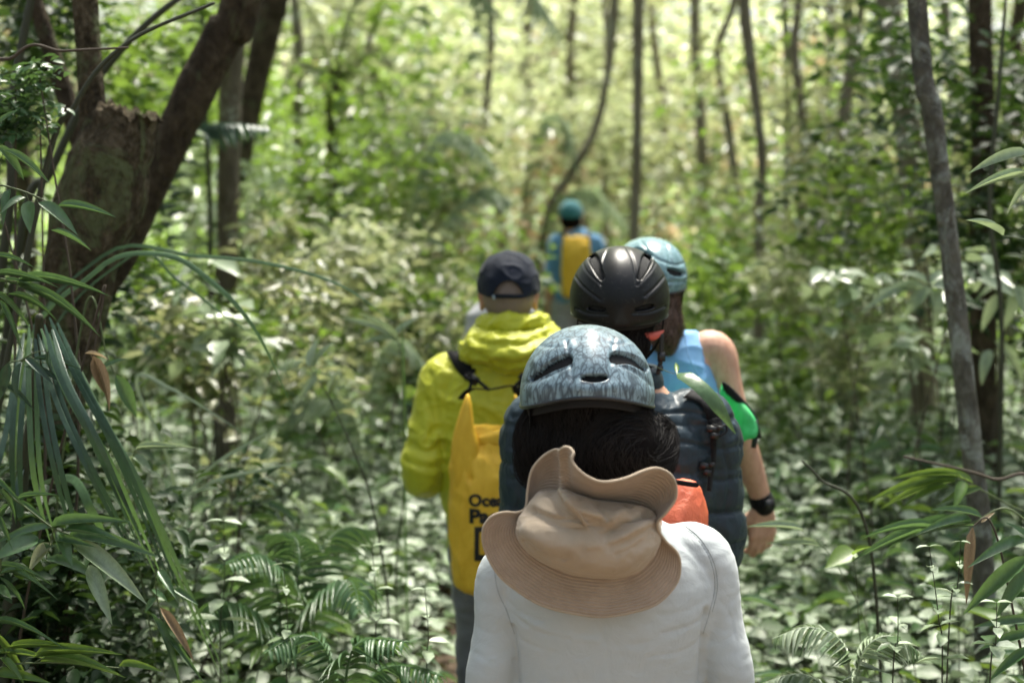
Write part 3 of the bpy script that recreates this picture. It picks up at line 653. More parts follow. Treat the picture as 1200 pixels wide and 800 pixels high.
def person(label, H, x, y, o, skin, group='hikers walking in single file'):
    """skeleton in world space, facing +Y; o overrides joints and options"""
    t = thing('person', (x, y, 0), label, 'person', group)
    J = dict(neck=(x, y-.01, .835*H), head=(x, y+.02, .925*H))
    for sx, n in ((-1, 'L'), (1, 'R')):
        J['sh'+n] = (x+sx*.115*H, y, .805*H); J['el'+n] = (x+sx*.140*H, y-.01, .62*H); J['wr'+n] = (x+sx*.135*H, y+.06, .475*H)
        st = .10 if n == o.get('fwd', 'R') else -.12
        J['hip'+n] = (x+sx*.055*H, y, .51*H); J['kn'+n] = (x+sx*.055*H, y+st*.55+.03, .28*H); J['an'+n] = (x+sx*.055*H, y+st, .05*H+(.0 if st > 0 else .015))
    J.update(o.get('J', {})); J = {k: np.array(v, float) for k, v in J.items()}
    hs = o.get('hs', 1.0)*H/1.7; P, eyes = head_parts(J['head'], hs, J['neck']+np.array((0, 0, -.05)), .053*H/1.7, o.get('yaw', 0), o.get('hp', 0))
    tw = o.get('bt', o.get('tw', 1.0))*H
    P.append(zloft([(.47*H, x, y, .07*tw, .055*tw, 2), (.53*H, x, y, .088*tw, .062*tw, 2.2), (.62*H, x, y, .074*tw, .054*tw, 2.2), (.72*H, x, y, .086*tw, .062*tw, 2.2), (.78*H, x, y-.005, .090*tw, .058*tw, 2.2), (.81*H, x, y-.01, .07*tw, .045*tw, 2), (.845*H, x, y-.01, .035*tw, .036*tw, 2)], 36))
    tw = o.get('tw', 1.0)*H; ar = o.get('arm', 1.0)*H/1.7
    for n, sx in (('L', -1), ('R', 1)):
        S, E, W = J['sh'+n], J['el'+n], J['wr'+n]
        P.append(limb([S+np.array((-sx*.05, 0, .0))*ar, S, S*.6+E*.4, E, E*.65+W*.35, W], [.048*ar, .054*ar, .047*ar, .038*ar, .038*ar, .026*ar], 18, 36))
        hd = np.array(o.get('hd'+n, W-E), float); hd /= np.linalg.norm(hd)
        bk = np.array(o.get('hb'+n, (sx, -.3, 0)), float); bk = bk-hd*(bk@hd); th = np.array(o.get('ht'+n, (0, 1, 0)), float); th = th-hd*(th@hd)
        P += hand(W, hd, bk, th, ar, o.get('curl', .55))
        Hh, K, A = J['hip'+n], J['kn'+n], J['an'+n]
        P.append(limb([Hh, Hh*.5+K*.5, K, K*.6+A*.4, A], [.052*H, .045*H, .033*H, .032*H, .021*H], 18, 30))
        P.append(limb([A+np.array((0, -.03, -.03)), A+np.array((0, .05, -.04)), A+np.array((0, .13, -.055))], [.032, .032, .024], 12, 10))
    V, F = remesh(P, .0052, 5, .5)
    mesh_obj('body', V, F, skin, t)
    for e, r in eyes:
        V, F = ellipsoid(e, (r, r, r), 12, 8); mesh_obj('eye', V, F, M['eye'], t)
    # shoes
    for n in 'LR':
        A = J['an'+n]
        V, F = remesh([limb([A+np.array((0, -.045, -.035)), A+np.array((0, .05, -.04)), A+np.array((0, .15, -.052))], [.046, .048, .040], 14, 14), limb([A+np.array((0, 0, .03)), A+np.array((0, 0, -.04))], [.043, .05], 14, 8),
                       boxm(A+np.array((0, .05, -.05*H-.005+.015)), (.095, .29, .026))], .006, 3)
        V[:, 2] = np.maximum(V[:, 2], .016); mesh_obj('shoe', V, F, M['shoe'], t)
    # trousers
    P = [zloft([(.455*H, x, y, .075*tw, .066*tw, 2.2), (.50*H, x, y, .098*tw, .075*tw, 2.3), (.55*H, x, y, .098*tw, .070*tw, 2.3), (o.get('waist', .595)*H, x, y, .086*tw, .064*tw, 2.2)], 36)]
    for n in 'LR':
        Hh, K, A = J['hip'+n], J['kn'+n], J['an'+n]
        P.append(limb([Hh, Hh*.5+K*.5, K, K*.5+A*.5, A+np.array((0, 0, .02))], [.060*H, .054*H, .043*H, .038*H, .034*H], 20, 36))
    V, F = remesh(P, .008, 5); N = vnormals(V, F); V = crumple(V, N, .008, (9, 9, 16)); mesh_obj('trousers', V, F, o['trouser'], t)
    return t, J
def sleeve(S, E, W, r, sx=0, frac=1.0, inn=.06, w=1.0):
    """sleeve pieces shoulder to elbow to wrist"""
    S, E, W = (np.array(v, float) for v in (S, E, W)); W = E+(W-E)*frac
    return [limb([S+np.array((-sx*inn, 0, .005)), S, S*.55+E*.45, E, E*.5+W*.5, W], [r[0]*.95, r[0], r[1]*1.02, r[1], r[2]*1.1, r[2]], 24, 48, caps=True)]
def rows_px(rows, Y, cyoff=0, dep=.62):
    """torso sections from the outline: (py, px left, px right, front-back half depth, power)"""
    out = []
    for r in rows:
        a = AT(r[1], r[0], Y); b = AT(r[2], r[0], Y); out.append((a[2], (a[0]+b[0])/2, Y+(r[5] if len(r) > 5 else 0), (b[0]-a[0])/2, r[3], r[4]))
    return out[::-1] if out[0][0] > out[-1][0] else out
def strand_hair(name, roots, mats, parent, wd=.0013):
    """ribbons following given flow lines"""
    Vs, Fs, b = [], [], 0
    for P in roots:
        n = len(P); T = np.gradient(P, axis=0); T /= np.linalg.norm(T, axis=1)[:, None]+1e-9
        S = np.cross(T, np.array((RNG.normal(0, .5), 1, RNG.normal(0, .5)))); S /= np.linalg.norm(S, axis=1)[:, None]+1e-9
        ww = wd*np.linspace(1, .35, n)[:, None]; V = np.empty((n*2, 3)); V[0::2] = P-S*ww; V[1::2] = P+S*ww
        i = np.arange(n-1)[:, None]*2; Vs.append(V); Fs.append(np.hstack([i, i+1, i+3, i+2])+b); b += 2*n
    return mesh_obj(name, np.vstack(Vs), np.vstack(Fs), mats, parent)
def hairmat(name, c1, c2, rough=.38):
    m, t, b = newmat(name); g = t.nodes.new('ShaderNodeNewGeometry'); t.links.new(ramp(t, g.outputs['Random Per Island'], [(0, c1), (1, c2)]), b.inputs['Base Color'])
    b.inputs['Roughness'].default_value = rough; b.inputs['Specular IOR Level'].default_value = .35; return m

# ---- helmets -------------------------------------------------------
def lens(k, n, taper):
    s = (k+.5)/n
    return (.55+.45*math.sin(math.pi*s)) if not taper else (.30+.80*s**.7)*min(1, (1-s)*n*.5+.6)
def helmet(label, c, rx, ry, rz, rimfun, mat, vents, grooves, ridges, person_root=None, liner_m=None, strap=None, side_vents=True, nu=300, nv=150, pitch=0., rim_m=None, group='bicycle-style helmets on the hikers'):
    """dome shell over a dark foam liner; vents are openings pressed through the shell, grooves and ridges run over it"""
    t = thing('helmet', c, label, 'helmet', group)
    c = np.array(c, float)
    def dome(sc, zlow=0., nv=nv, nu=nu):
        u = np.linspace(0, 2*math.pi, nu, endpoint=False); V = []
        for i in range(nv+1):
            s = i/nv; low = rimfun(u)+zlow
            # s=0 top, s=1 rim
            th = s*(math.pi/2+np.arcsin(np.clip(-low, -.99, .99)))
            r = np.sin(th)**.93 if s > 0 else np.zeros(nu)+.0008; z = np.cos(th)
            z = np.sign(z)*np.abs(z)**1.02
            V.append(np.stack([c[0]+rx*sc*r*np.cos(u), c[1]+ry*sc*r*np.sin(u), c[2]+rz*sc*z], 1))
        V = np.vstack(V); cp, sp = math.cos(pitch), math.sin(pitch); d = V-c
        V = np.stack([V[:, 0], c[1]+d[:, 1]*cp-d[:, 2]*sp, c[2]+d[:, 1]*sp+d[:, 2]*cp], 1)
        i = np.arange(nv)[:, None]; k = np.arange(nu)[None]; k2 = (k+1) % nu
        return V, np.stack([i*nu+k, (i+1)*nu+k, (i+1)*nu+k2, i*nu+k2], -1).reshape(-1, 4)
    V, F = dome(1.0); N = vnormals(V, F)
    if (N*(V-c)).sum() < 0: N = -N; F = F[:, ::-1]
    P = PX(V); fc = facing(V, N) > .02; sd = np.full(len(V), 1e9)
    for vv in vents:
        pts, w0 = vv[:2]; tp = len(vv) > 2
        pts = np.array(pts, float); pl = catmull(pts, 12) if len(pts) > 2 else catmull(pts, 8)
        # lens shaped: narrower at the ends
        for k, p in enumerate(pl):
            ww = w0*lens(k, len(pl), tp); sd = np.where(fc, np.minimum(sd, np.linalg.norm(P-p, axis=1)-ww), sd)
    if side_vents:   # matching openings round the sides and front, in angle
        ang = np.arctan2(V[:, 1]-c[1], V[:, 0]-c[0]); hz_ = (V[:, 2]-c[2])/rz
        for a in (.55, 1.1, 2.04, 2.59, 1.57):
            q = np.hypot((ang-a)*1.0*rx*FPX/c[1]*.9, (hz_-.45-.1*math.sin(a*5))*rz*FPX/c[1])
            sd = np.minimum(sd, np.where(ang > .2, np.hypot((ang-a)/.13, (hz_-.5)/.2)*8-8, 1e9))
    press = np.clip(1-sd/2.2, 0, 1); press = press*press*(3-2*press)
    W = V-N*(press*.010)[:, None]
    for L, dp, wd in grooves: W = fold(W, N, [(L, dp, wd)], P)
    for L, dp, wd in ridges: W = fold(W, N, [(L, -dp, wd)], P)
    hole = sd < 0; keep = ~(hole[F].any(1))
    # drop vertices that only holes used
    Fk = F[keep]; used = np.unique(Fk); mp = -np.ones(len(W), int); mp[used] = np.arange(len(used)); uv = np.stack([np.tile(np.linspace(0, 1, nu), nv+1), np.repeat(np.linspace(0, 1, nv+1), nu)], 1)
    so = mesh_obj('shell', W[used], mp[Fk], mat, t, uv=uv[used])
    sm = so.modifiers.new('thick', 'SOLIDIFY'); sm.thickness = .0035; sm.offset = -1
    # inner foam
    V2, F2 = dome(.93, -.15, 40, 80)
    lo = mesh_obj('liner', V2, F2, liner_m or M['liner'], t); s2 = lo.modifiers.new('thick', 'SOLIDIFY'); s2.thickness = .018; s2.offset = -1
    # rim trim
    rimV = V[nv*nu:(nv+1)*nu:3]; Vr, Fr = limb(np.vstack([rimV, rimV[:1]]), [.0035]*(len(rimV)+1), 6, len(rimV)+1, caps=False); mesh_obj('rim', Vr, Fr, rim_m or M['buckle'], t)
    if strap is not None:
        for sx in (-1, 1):
            p = [c+np.array((sx*rx*.86, -.06, -.02)), c+np.array((sx*rx*.80, .0, -.10)), c+np.array((sx*rx*.45, .055, -.165)), c+np.array((0, .07, -.180))]
            Vs, Fs = limb(p, [.007]*4, 8, 24, flat=.25, flat_axis=(1, 0, 0)); mesh_obj('strap', Vs, Fs, M['black'], t)
    return t
def m_liner():
    m, t, b = newmat('foam_dark'); b.inputs['Base Color'].default_value = (.006, .006, .007, 1); b.inputs['Roughness'].default_value = .9; return m
M['liner'] = m_liner()
def m_helm_print(name, base, top, line, rough=.28, lines=.55):
    """glossy shell printed all over with thin dark branching lines, paler towards its crown panel"""
    m, t, b = newmat(name); v = mapped(t, (52, 52, 8)); v2 = mapped(t, (120, 120, 22), (0, .3, .2))
    def ridge(vec, dist, wdt):
        nn = t.nodes.new('ShaderNodeTexNoise'); nn.inputs['Scale'].default_value = .9; t.links.new(vec, nn.inputs['Vector'])
        ad = t.nodes.new('ShaderNodeVectorMath'); ad.operation = 'MULTIPLY_ADD'; t.links.new(nn.outputs['Color'], ad.inputs[0]); ad.inputs[1].default_value = (dist,)*3; t.links.new(vec, ad.inputs[2])
        vo = t.nodes.new('ShaderNodeTexVoronoi'); vo.feature = 'DISTANCE_TO_EDGE'; vo.inputs['Scale'].default_value = 1; t.links.new(ad.outputs[0], vo.inputs['Vector'])
        return ramp(t, vo.outputs['Distance'], [(0, (1, 1, 1)), (wdt*.5, (.8, .8, .8)), (wdt, (0, 0, 0))])
    r1, r2 = ridge(v, 1.2, .09), ridge(v2, .9, .06)
    mx = t.nodes.new('ShaderNodeMixRGB'); mx.blend_type = 'LIGHTEN'; mx.inputs[0].default_value = 1; t.links.new(r1, mx.inputs[1]); t.links.new(r2, mx.inputs[2])
    sc = t.nodes.new('ShaderNodeMath'); sc.operation = 'MULTIPLY'; t.links.new(mx.outputs[0], sc.inputs[0]); sc.inputs[1].default_value = lines
    co = t.nodes.new('ShaderNodeTexCoord'); sp = t.nodes.new('ShaderNodeSeparateXYZ'); t.links.new(co.outputs['Object'], sp.inputs[0])
    cl = ramp(t, noise_node(t, 14, 5, .6), [(.3, tuple(q*.75 for q in base)), (.7, tuple(q*1.2 for q in base))])
    m2 = t.nodes.new('ShaderNodeMixRGB'); t.links.new(sc.outputs[0], m2.inputs[0]); t.links.new(cl, m2.inputs[1]); m2.inputs[2].default_value = (*line, 1)
    t.links.new(m2.outputs[0], b.inputs['Base Color']); b.inputs['Roughness'].default_value = rough; b.inputs['Coat Weight'].default_value = .3; b.inputs['Coat Roughness'].default_value = .2
    bump(t, noise_node(t, 60, 4), b, .04, .002); return m
def m_speckled(name):
    m, t, b = newmat(name); vo = t.nodes.new('ShaderNodeTexVoronoi'); vo.inputs['Scale'].default_value = 210
    f = ramp(t, vo.outputs['Distance'], [(0.0, (1, 1, 1)), (.16, (1, 1, 1)), (.2, (0, 0, 0))]); pk = ramp(t, noise_node(t, 22, 3), [(.60, (0, 0, 0)), (.64, (1, 1, 1))])
    pk.node.color_ramp.interpolation = 'LINEAR'
    mm = t.nodes.new('ShaderNodeMixRGB'); mm.blend_type = 'MULTIPLY'; mm.inputs[0].default_value = 1; t.links.new(f, mm.inputs[1]); t.links.new(pk, mm.inputs[2])
    m2 = t.nodes.new('ShaderNodeMixRGB'); t.links.new(mm.outputs[0], m2.inputs[0]); m2.inputs[1].default_value = (.004, .0045, .0055, 1); m2.inputs[2].default_value = (.55, .55, .45, 1)
    t.links.new(m2.outputs[0], b.inputs['Base Color']); b.inputs['Roughness'].default_value = .38; b.inputs['Specular IOR Level'].default_value = .3
    bump(t, noise_node(t, 300, 3), b, .12, .0008); return m
def rim_arch(back, side, front):
    """height of the rim (fraction of rz above the centre) by angle; -pi/2 is the back of the head"""
    def f(u):
        s = np.sin(u); c = np.abs(np.cos(u)); return np.where(s < 0, back*(s*s)+side*c*c, front*(s*s)+side*c*c)
    return f

# =============================== 1. woman in the pale long-sleeved shirt
Y1 = 2.6; X1 = AT(713, 600, Y1)[0]; H1 = 1.54
hc1 = AT(688, 462, Y1)
J1 = dict(head=(hc1[0], Y1+.02, hc1[2]-.035), neck=(X1-.01, Y1-.02, 1.29), shL=AT(598, 672, Y1), shR=AT(822, 655, Y1), elL=AT(574, 800, Y1-.02), elR=AT(855, 800, Y1-.02))
J1['wrL'] = J1['elL']+np.array((.02, .17, -.15)); J1['wrR'] = J1['elR']+np.array((-.03, .17, -.15))
p1, J1 = person('person in a pale blue-white long-sleeved shirt with a sun hat hanging down the back', H1, X1, Y1, dict(J=J1, trouser=M['trouser_dark'], hs=1.02, tw=.92, yaw=.1, arm=.84, bt=.72), M['skin'])
m_shirt = cloth('shirt_pale', (.43, .475, .485), (.50, .535, .54), .7, 1400, .12, 5, .15, .5)
T = rows_px([(800, 600, 824, .112, 2.4), (760, 596, 828, .115, 2.4), (720, 586, 838, .118, 2.4), (690, 580, 844, .116, 2.3), (662, 586, 838, .106, 2.2), (640, 606, 820, .092, 2.2), (622, 632, 796, .078, 2.1), (606, 660, 768, .066, 2), (590, 676, 752, .058, 2)], Y1)
T = [(.80, X1, Y1, .158, .108, 2.4), (.86, X1, Y1, .160, .110, 2.4)]+T
parts = [zloft(T, 64)]
for sx, n in ((-1, 'L'), (1, 'R')):
    S, E, Wr = J1['sh'+n], J1['el'+n], J1['wr'+n]
    parts.append(limb([S+np.array((-sx*.07, 0, .012)), S, S*.5+E*.5, E, E*.5+Wr*.5, Wr], [.052, .058, .050, .046, .040, .032], 28, 60))
V, F = remesh(parts, .0045, 14, .5); N = vnormals(V, F)
V = crumple(V, N, .0022, (4, 4, 6), 2.); N = vnormals(V, F); V = V+N*(.0012*nz(V, (28, 20, 60)))[:, None]
V = fold(V, N, [(a_, b_*.62, c_*.8) for a_, b_, c_ in [([(796, 612), (822, 636), (838, 668), (836, 704)], .0035, 1.4), ([(580, 655), (584, 690), (598, 722)], .003, 1.4), ([(786, 636), (808, 652), (826, 676), (833, 702)], -.003, 4), ([(600, 735), (604, 760), (606, 800)], .010, 4), ([(828, 715), (824, 745), (821, 800)], .012, 4),
                ([(588, 694), (606, 715), (636, 728)], .0035, 2.5), ([(598, 716), (626, 738), (668, 748)], .003, 2.5), ([(596, 730), (616, 752), (650, 764)], .0025, 2.2), ([(612, 722), (650, 742), (700, 750)], -.0025, 4), ([(830, 720), (806, 734), (776, 742)], .003, 2.5), ([(826, 745), (800, 762), (760, 770)], .0025, 2.5), ([(560, 735), (578, 742), (592, 738)], .0022, 2.2), ([(556, 765), (574, 775), (590, 772)], .002, 2), ([(842, 700), (856, 722), (862, 748)], .0022, 2.2), ([(700, 735), (712, 760), (716, 798)], .002, 3), ([(800, 735), (770, 750), (720, 756)], .002, 6), ([(832, 700), (800, 716), (770, 720)], .002, 4),
                ([(860, 740), (848, 752), (832, 750)], .0015, 3), ([(551, 760), (570, 768), (590, 764)], .0015, 3)]])
mesh_obj('shirt', V, F, m_shirt, p1)
BT1 = bvhtree.BVHTree.FromPolygons([Vector(v) for v in V.tolist()], F.tolist())
m_thread = cloth('shirt_thread', (.30, .33, .34), (.36, .39, .40), .8, 900, .2, 8)
def on_surface(bt, pts, r, lift, m, parent, name, n=40):
    C = []
    for p in catmull(pts, n):
        o_ = Vector((0, 0, CAM_Z)); d = (Vector(AT(p[0], p[1], 3.))-o_).normalized(); h = bt.ray_cast(o_, d)
        if h[0]: C.append(np.array(h[0]-d*lift))
    V_, F_ = limb(C, [r]*len(C), 6, len(C)*2); return mesh_obj(name, V_, F_, m, parent)
for q_ in ([(793, 612), (816, 630), (832, 655), (838, 685), (832, 715), (824, 742)], [(796, 611), (819, 629), (835, 654), (841, 685), (835, 716)], [(577, 652), (583, 690), (594, 716), (603, 742)]): on_surface(BT1, q_, .0007, .0002, m_thread, p1, 'seam')
def hair_mass(name, blobs, parent, m_in, m_str, n, wav=.006, L=.10, wd=.0012, flow=None, voxel=.007, amp=.006):
    V, F = remesh(blobs, voxel, 10); N = vnormals(V, F); V = crumple(V, N, amp, (22, 22, 7), 1.5); N = vnormals(V, F)
    mesh_obj(name, V, F, m_in, parent)
    bvh = bvhtree.BVHTree.FromPolygons([Vector(v) for v in V.tolist()], F.tolist()); cen = V.mean(0)
    idx = RNG.choice(len(V), n); ps = []
    for i in idx:
        d = np.array(flow(V[i], N[i])) if flow else np.array((0, 0, -1.)); d = d-N[i]*(d@N[i])*.95; d /= np.linalg.norm(d)+1e-9
        ln = L*random.uniform(.5, 1.2); k = 10; s = np.linspace(0, 1, k)[:, None]; ph = random.uniform(0, 6.3); sd_ = np.cross(d, N[i])
        lift = random.uniform(.0008, .0035)+(.008*random.random()**4); p = V[i]; fr_ = random.uniform(3, 8); pts_ = [p+N[i]*lift]; nn = N[i]
        for q in range(1, k):
            dd = np.array(flow(p, nn)) if flow else np.array((0, 0, -1.)); dd = dd/(np.linalg.norm(dd)+1e-9)*.55+d*.45; dd = dd-nn*(dd@nn); dd /= np.linalg.norm(dd)+1e-9; d = dd
            h = bvh.find_nearest(Vector(p+dd*ln/k)); p = np.array(h[0]); nn = np.array(h[1]); nn = nn if nn@(p-cen) > 0 else -nn
            pts_.append(p+nn*(lift+.002*q/k)+np.cross(dd, nn)*math.sin(q/k*fr_+ph)*wav)
        ps.append(np.array(pts_))
    strand_hair('hair_strands' if name == 'hair' else name+'_strands', ps, m_str, parent, wd)
hm1 = hairmat('hair_black', (.002, .0015, .0014), (.007, .0045, .004), .75); hm1b = plastic('hair_black_mass', (.004, .003, .003), .8, .1)
bl = [ellipsoid(AT(692, 520, Y1-.015), (.10, .085, .095)), ellipsoid(AT(690, 470, Y1+.02), (.110, .125, .11)), ellipsoid(AT(655, 515, Y1+.01), (.075, .075, .075)), ellipsoid(AT(725, 520, Y1-.045), (.085, .085, .075)), ellipsoid(AT(756, 525, Y1-.03), (.056, .065, .062)), ellipsoid(AT(640, 540, Y1+.05), (.055, .06, .05)), ellipsoid(AT(700, 545, Y1+.0), (.09, .06, .06))]
c1 = AT(738, 520, Y1-.05)
def flow1(v, n):
    d = v-c1; r = math.hypot(d[0], d[2])
    if r < .085: k_ = mnoise.noise(v*9); return (-d[2]+(.5+k_)*d[0], 0, d[0]+(.2-k_)*d[2]-.03)
    return (.15 if v[0] > hc1[0] else -.05, 0, -1)
hair_mass('hair', bl, p1, hm1b, hm1, 7000, .006, .10, .00045, flow1, amp=.004)
m_h1 = m_helm_print('helmet_print_blue', (.19, .28, .33), (.7, .75, .8), (.018, .03, .045), .45, .85)
V1 = [([(623, 443), (644, 430), (665, 420)], 5.0, 1), ([(757, 432), (740, 421), (721, 418)], 5.6, 1), ([(684, 443), (697, 443.5), (709, 442)], 3.3)]
G1 = [([(664, 400), (668, 420), (672, 450), (676, 470)], .0025, 2.6), ([(720, 398), (716, 420), (716, 450), (722, 470)], .0025, 2.6), ([(608, 448), (630, 445), (668, 428)], .003, 3), ([(718, 424), (745, 436), (764, 452)], .003, 3), ([(632, 404), (650, 408), (664, 404), (690, 398), (722, 404), (745, 398)], .002, 2.4)]
R1 = [([(692, 380), (692, 400), (694, 425)], .005, 16), ([(630, 425), (650, 410), (668, 404)], .004, 7), ([(722, 400), (742, 404), (758, 418)], .004, 7), ([(612, 464), (650, 452), (676, 452)], .003, 9), ([(722, 452), (750, 456), (766, 464)], .003, 9), ([(678, 455), (696, 456), (714, 454)], .003, 7)]
helmet('blue-grey helmet printed with dark branching lines, nearest to the viewer', hc1, .124, .150, .128, rim_arch(.13, -.17, .25), m_h1, V1, G1, R1, strap=1, pitch=0.0)

# ---- the tan sun hat hanging on her back
def sun_hat():
    m, t, b = newmat('hat_canvas'); uvn = t.nodes.new('ShaderNodeUVMap'); sp = t.nodes.new('ShaderNodeSeparateXYZ'); t.links.new(uvn.outputs[0], sp.inputs[0])
    n = noise_node(t, 9, 5, .6); t.links.new(ramp(t, n, [(.3, (.35, .27, .205)), (.7, (.44, .345, .27))]), b.inputs['Base Color']); b.inputs['Roughness'].default_value = .85; b.inputs['Sheen Weight'].default_value = .2
    mu = t.nodes.new('ShaderNodeMath'); mu.operation = 'MULTIPLY'; t.links.new(sp.outputs[1], mu.inputs[0]); mu.inputs[1].default_value = 82
    si = t.nodes.new('ShaderNodeMath'); si.operation = 'SINE'; t.links.new(mu.outputs[0], si.inputs[0])
    p = bump(t, si.outputs[0], b, .6, .0016); bump(t, noise_node(t, 700, 3), b, .4, .0010, p)
    mc = cloth('hat_crown_canvas', (.37, .295, .215), (.45, .365, .275), .85, 900, .3, 9, .2, .25)
    # stations round the hat: inner (crown base) and outer (brim edge): px, py, Y
    Yb = 2.44
    st = [  # inner (crown base)      outer (brim edge)
        ((650, 659, 2.455), (620, 701, 2.45)), ((664, 665, 2.455), (642, 711, 2.45)), ((680, 669, 2.455), (665, 717, 2.45)), ((710, 671, 2.455), (704, 722, 2.45)), ((728, 669, 2.455), (740, 717, 2.45)), ((742, 663, 2.455), (770, 707, 2.452)),
        ((756, 651, 2.455), (791, 686, 2.46)), ((763, 641, 2.457), (797, 668, 2.46)), ((767, 629, 2.458), (794, 650, 2.452)), ((768, 620, 2.46), (779, 632, 2.43)), ((768, 612, 2.46), (771, 614, 2.41)), ((765, 605, 2.46), (782, 600, 2.40)), ((759, 598, 2.46), (792, 584, 2.40)),
        ((752, 594, 2.46), (792, 566, 2.395)), ((742, 592, 2.458), (784, 554, 2.385)), ((732, 590, 2.455), (770, 549, 2.37)), ((722, 589, 2.452), (754, 552, 2.35)), ((708, 588, 2.448), (730, 561, 2.33)), ((694, 586, 2.442), (706, 564, 2.318)), ((684, 583, 2.435), (688, 558, 2.312)), ((676, 581, 2.43), (675, 548, 2.31)), ((670, 579, 2.425), (669, 538, 2.312)),
        ((667, 578, 2.42), (671.5, 531, 2.315)), ((663, 577, 2.415), (667.5, 525, 2.325)), ((660, 577, 2.412), (661, 524, 2.332)), ((657, 576, 2.415), (656, 528, 2.345)), ((656, 576, 2.435), (657, 533, 2.375)), ((658, 576, 2.455), (660, 534, 2.405)),
        ((654, 575, 2.47), (654, 527, 2.43)), ((648, 574, 2.475), (645, 529, 2.445)), ((640, 574, 2.475), (634, 537, 2.45)), ((632, 576, 2.475), (624, 551, 2.455)), ((624, 585, 2.47), (619, 574, 2.46)), ((616, 598, 2.465), (616, 594, 2.455)), ((612, 606, 2.46), (606, 600, 2.445)), ((609, 613, 2.458), (590, 600, 2.435)), ((608, 621, 2.456), (575, 606, 2.43)), ((611, 630, 2.455), (566, 622, 2.435)),
        ((618, 638, 2.455), (569, 646, 2.445)), ((632, 649, 2.455), (587, 676, 2.45))]
    I = closed_catmull([AT(*a) for a, b in st], 420); O = closed_catmull([AT(*b) for a, b in st], 420)
    ctr = I.mean(0); t_ = thing('sun_hat', AT(690, 640, 2.45), 'crumpled tan wide-brimmed sun hat hanging upside down behind the neck', 'hat')
    ns, nr = 420, 26; V, uv = [], []
    for k in range(nr):
        s = k/(nr-1)
        Q = I*(1-s)+O*s
        bulge = math.sin(math.pi*s)*.008; Q = Q+np.array((0, .0, 0))
        out = (I-ctr); up = np.clip((I[:, 2]-ctr[2])/.06, 0, 1)
        Q[:, 1] += bulge*(.2+1.2*up)
        V.append(Q); uv.append(np.stack([np.linspace(0, 1, ns), np.full(ns, s)], 1))
    V = np.vstack(V); uv = np.vstack(uv); i = np.arange(nr-1)[:, None]; k = np.arange(ns)[None]; k2 = (k+1) % ns
    F = np.stack([i*ns+k, (i+1)*ns+k, (i+1)*ns+k2, i*ns+k2], -1).reshape(-1, 4)
    N = vnormals(V, F); V = V+N*(nz(V, 14)*.003)[:, None]
    o = mesh_obj('brim', V, F, m, t_, uv=uv); sm = o.modifiers.new('thick', 'SOLIDIFY'); sm.thickness = .0035; sm.offset = 0
    E = V[(nr-1)*ns::1][::2]; Ve, Fe = limb(np.vstack([E, E[:1]]), [.0026]*(len(E)+1), 8, len(E)+1, caps=False); mesh_obj('brim_binding', Ve, Fe, mc, t_)
    # crown: dome standing off the base loop towards the viewer, crushed
    Vc, uvc = [], []; nr2 = 60
    for k in range(nr2):
        s = k/(nr2-1); rr = (1-s**2.4)**.6 if s < 1 else 0; rr = max(rr, .004)
        h = .090*(1-(1-s)**1.9) if s < 1 else .090
        f = 1.0+.055*math.sin(min(1, s*3)*math.pi)
        Q = ctr+(I-ctr)*rr*f; Q[:, 1] -= h; Vc.append(Q); uvc.append(np.stack([np.linspace(0, 1, ns), np.full(ns, s)], 1))
    Vc = np.vstack(Vc); i = np.arange(nr2-1)[:, None]; Fc = np.stack([i*ns+k_*0+np.arange(ns)[None], i*ns+(np.arange(ns)[None]+1) % ns, (i+1)*ns+(np.arange(ns)[None]+1) % ns, (i+1)*ns+np.arange(ns)[None]], -1).reshape(-1, 4) if (k_ := 0) == 0 else None
    Vc[:, 2] += (ctr[1]-Vc[:, 1])*.10
    N = vnormals(Vc, Fc)
    if (N[:, 1]).mean() > 0: N = -N; Fc = Fc[:, ::-1]
    Pc = PX(Vc)
    Vc = fold(Vc, N, [([(622, 600), (648, 612), (680, 622), (705, 618)], .013, 7), ([(640, 590), (672, 600), (700, 612)], .006, 8), ([(760, 600), (735, 612), (710, 632)], .014, 6), ([(766, 618), (740, 632), (715, 642)], .007, 5), ([(752, 596), (728, 600), (712, 612)], -.006, 5),
                       ([(618, 622), (640, 634), (668, 640)], -.008, 9), ([(738, 652), (750, 640), (764, 632)], .004, 4), ([(645, 576), (655, 590), (662, 604)], .005, 5), ([(730, 590), (742, 600), (762, 604)], .005, 4)], Pc)
    Vc = fold(Vc, N, [([(625, 596), (650, 606), (676, 608)], .005, 3), ([(700, 592), (712, 606), (716, 622)], .005, 2.6), ([(748, 606), (726, 622), (704, 628)], .006, 3), ([(764, 626), (744, 640), (722, 650)], .004, 3), ([(616, 632), (636, 646), (660, 654)], .003, 2.6), ([(655, 580), (672, 596), (700, 604)], -.004, 4), ([(690, 640), (715, 634), (745, 618)], -.004, 4)], Pc); Vc = crumple(Vc, N, .003, (9, 12, 16), 1.4, 2.); Vc = crumple(Vc, N, .0008, (45, 45, 60), 1.6, 7.)
    mesh_obj('crown', Vc, Fc, mc, t_)
    Vc2, Fc2 = limb(np.vstack([I[::4]*1.0+np.array((0, -.004, 0)), (I[:1])+np.array((0, -.004, 0))]), [.0022]*106, 6, 106, caps=False); mesh_obj('hat_band_seam', Vc2, Fc2, mc, t_)
    # chin cord that holds it round the neck
    Vc3, Fc3 = limb([AT(650, 578, 2.47), AT(668, 560, 2.52), AT(690, 548, 2.60), AT(712, 560, 2.66), AT(735, 585, 2.60), AT(742, 600, 2.5)], [.002]*6, 6, 40); mesh_obj('cord', Vc3, Fc3, M['black'], t_)
sun_hat()

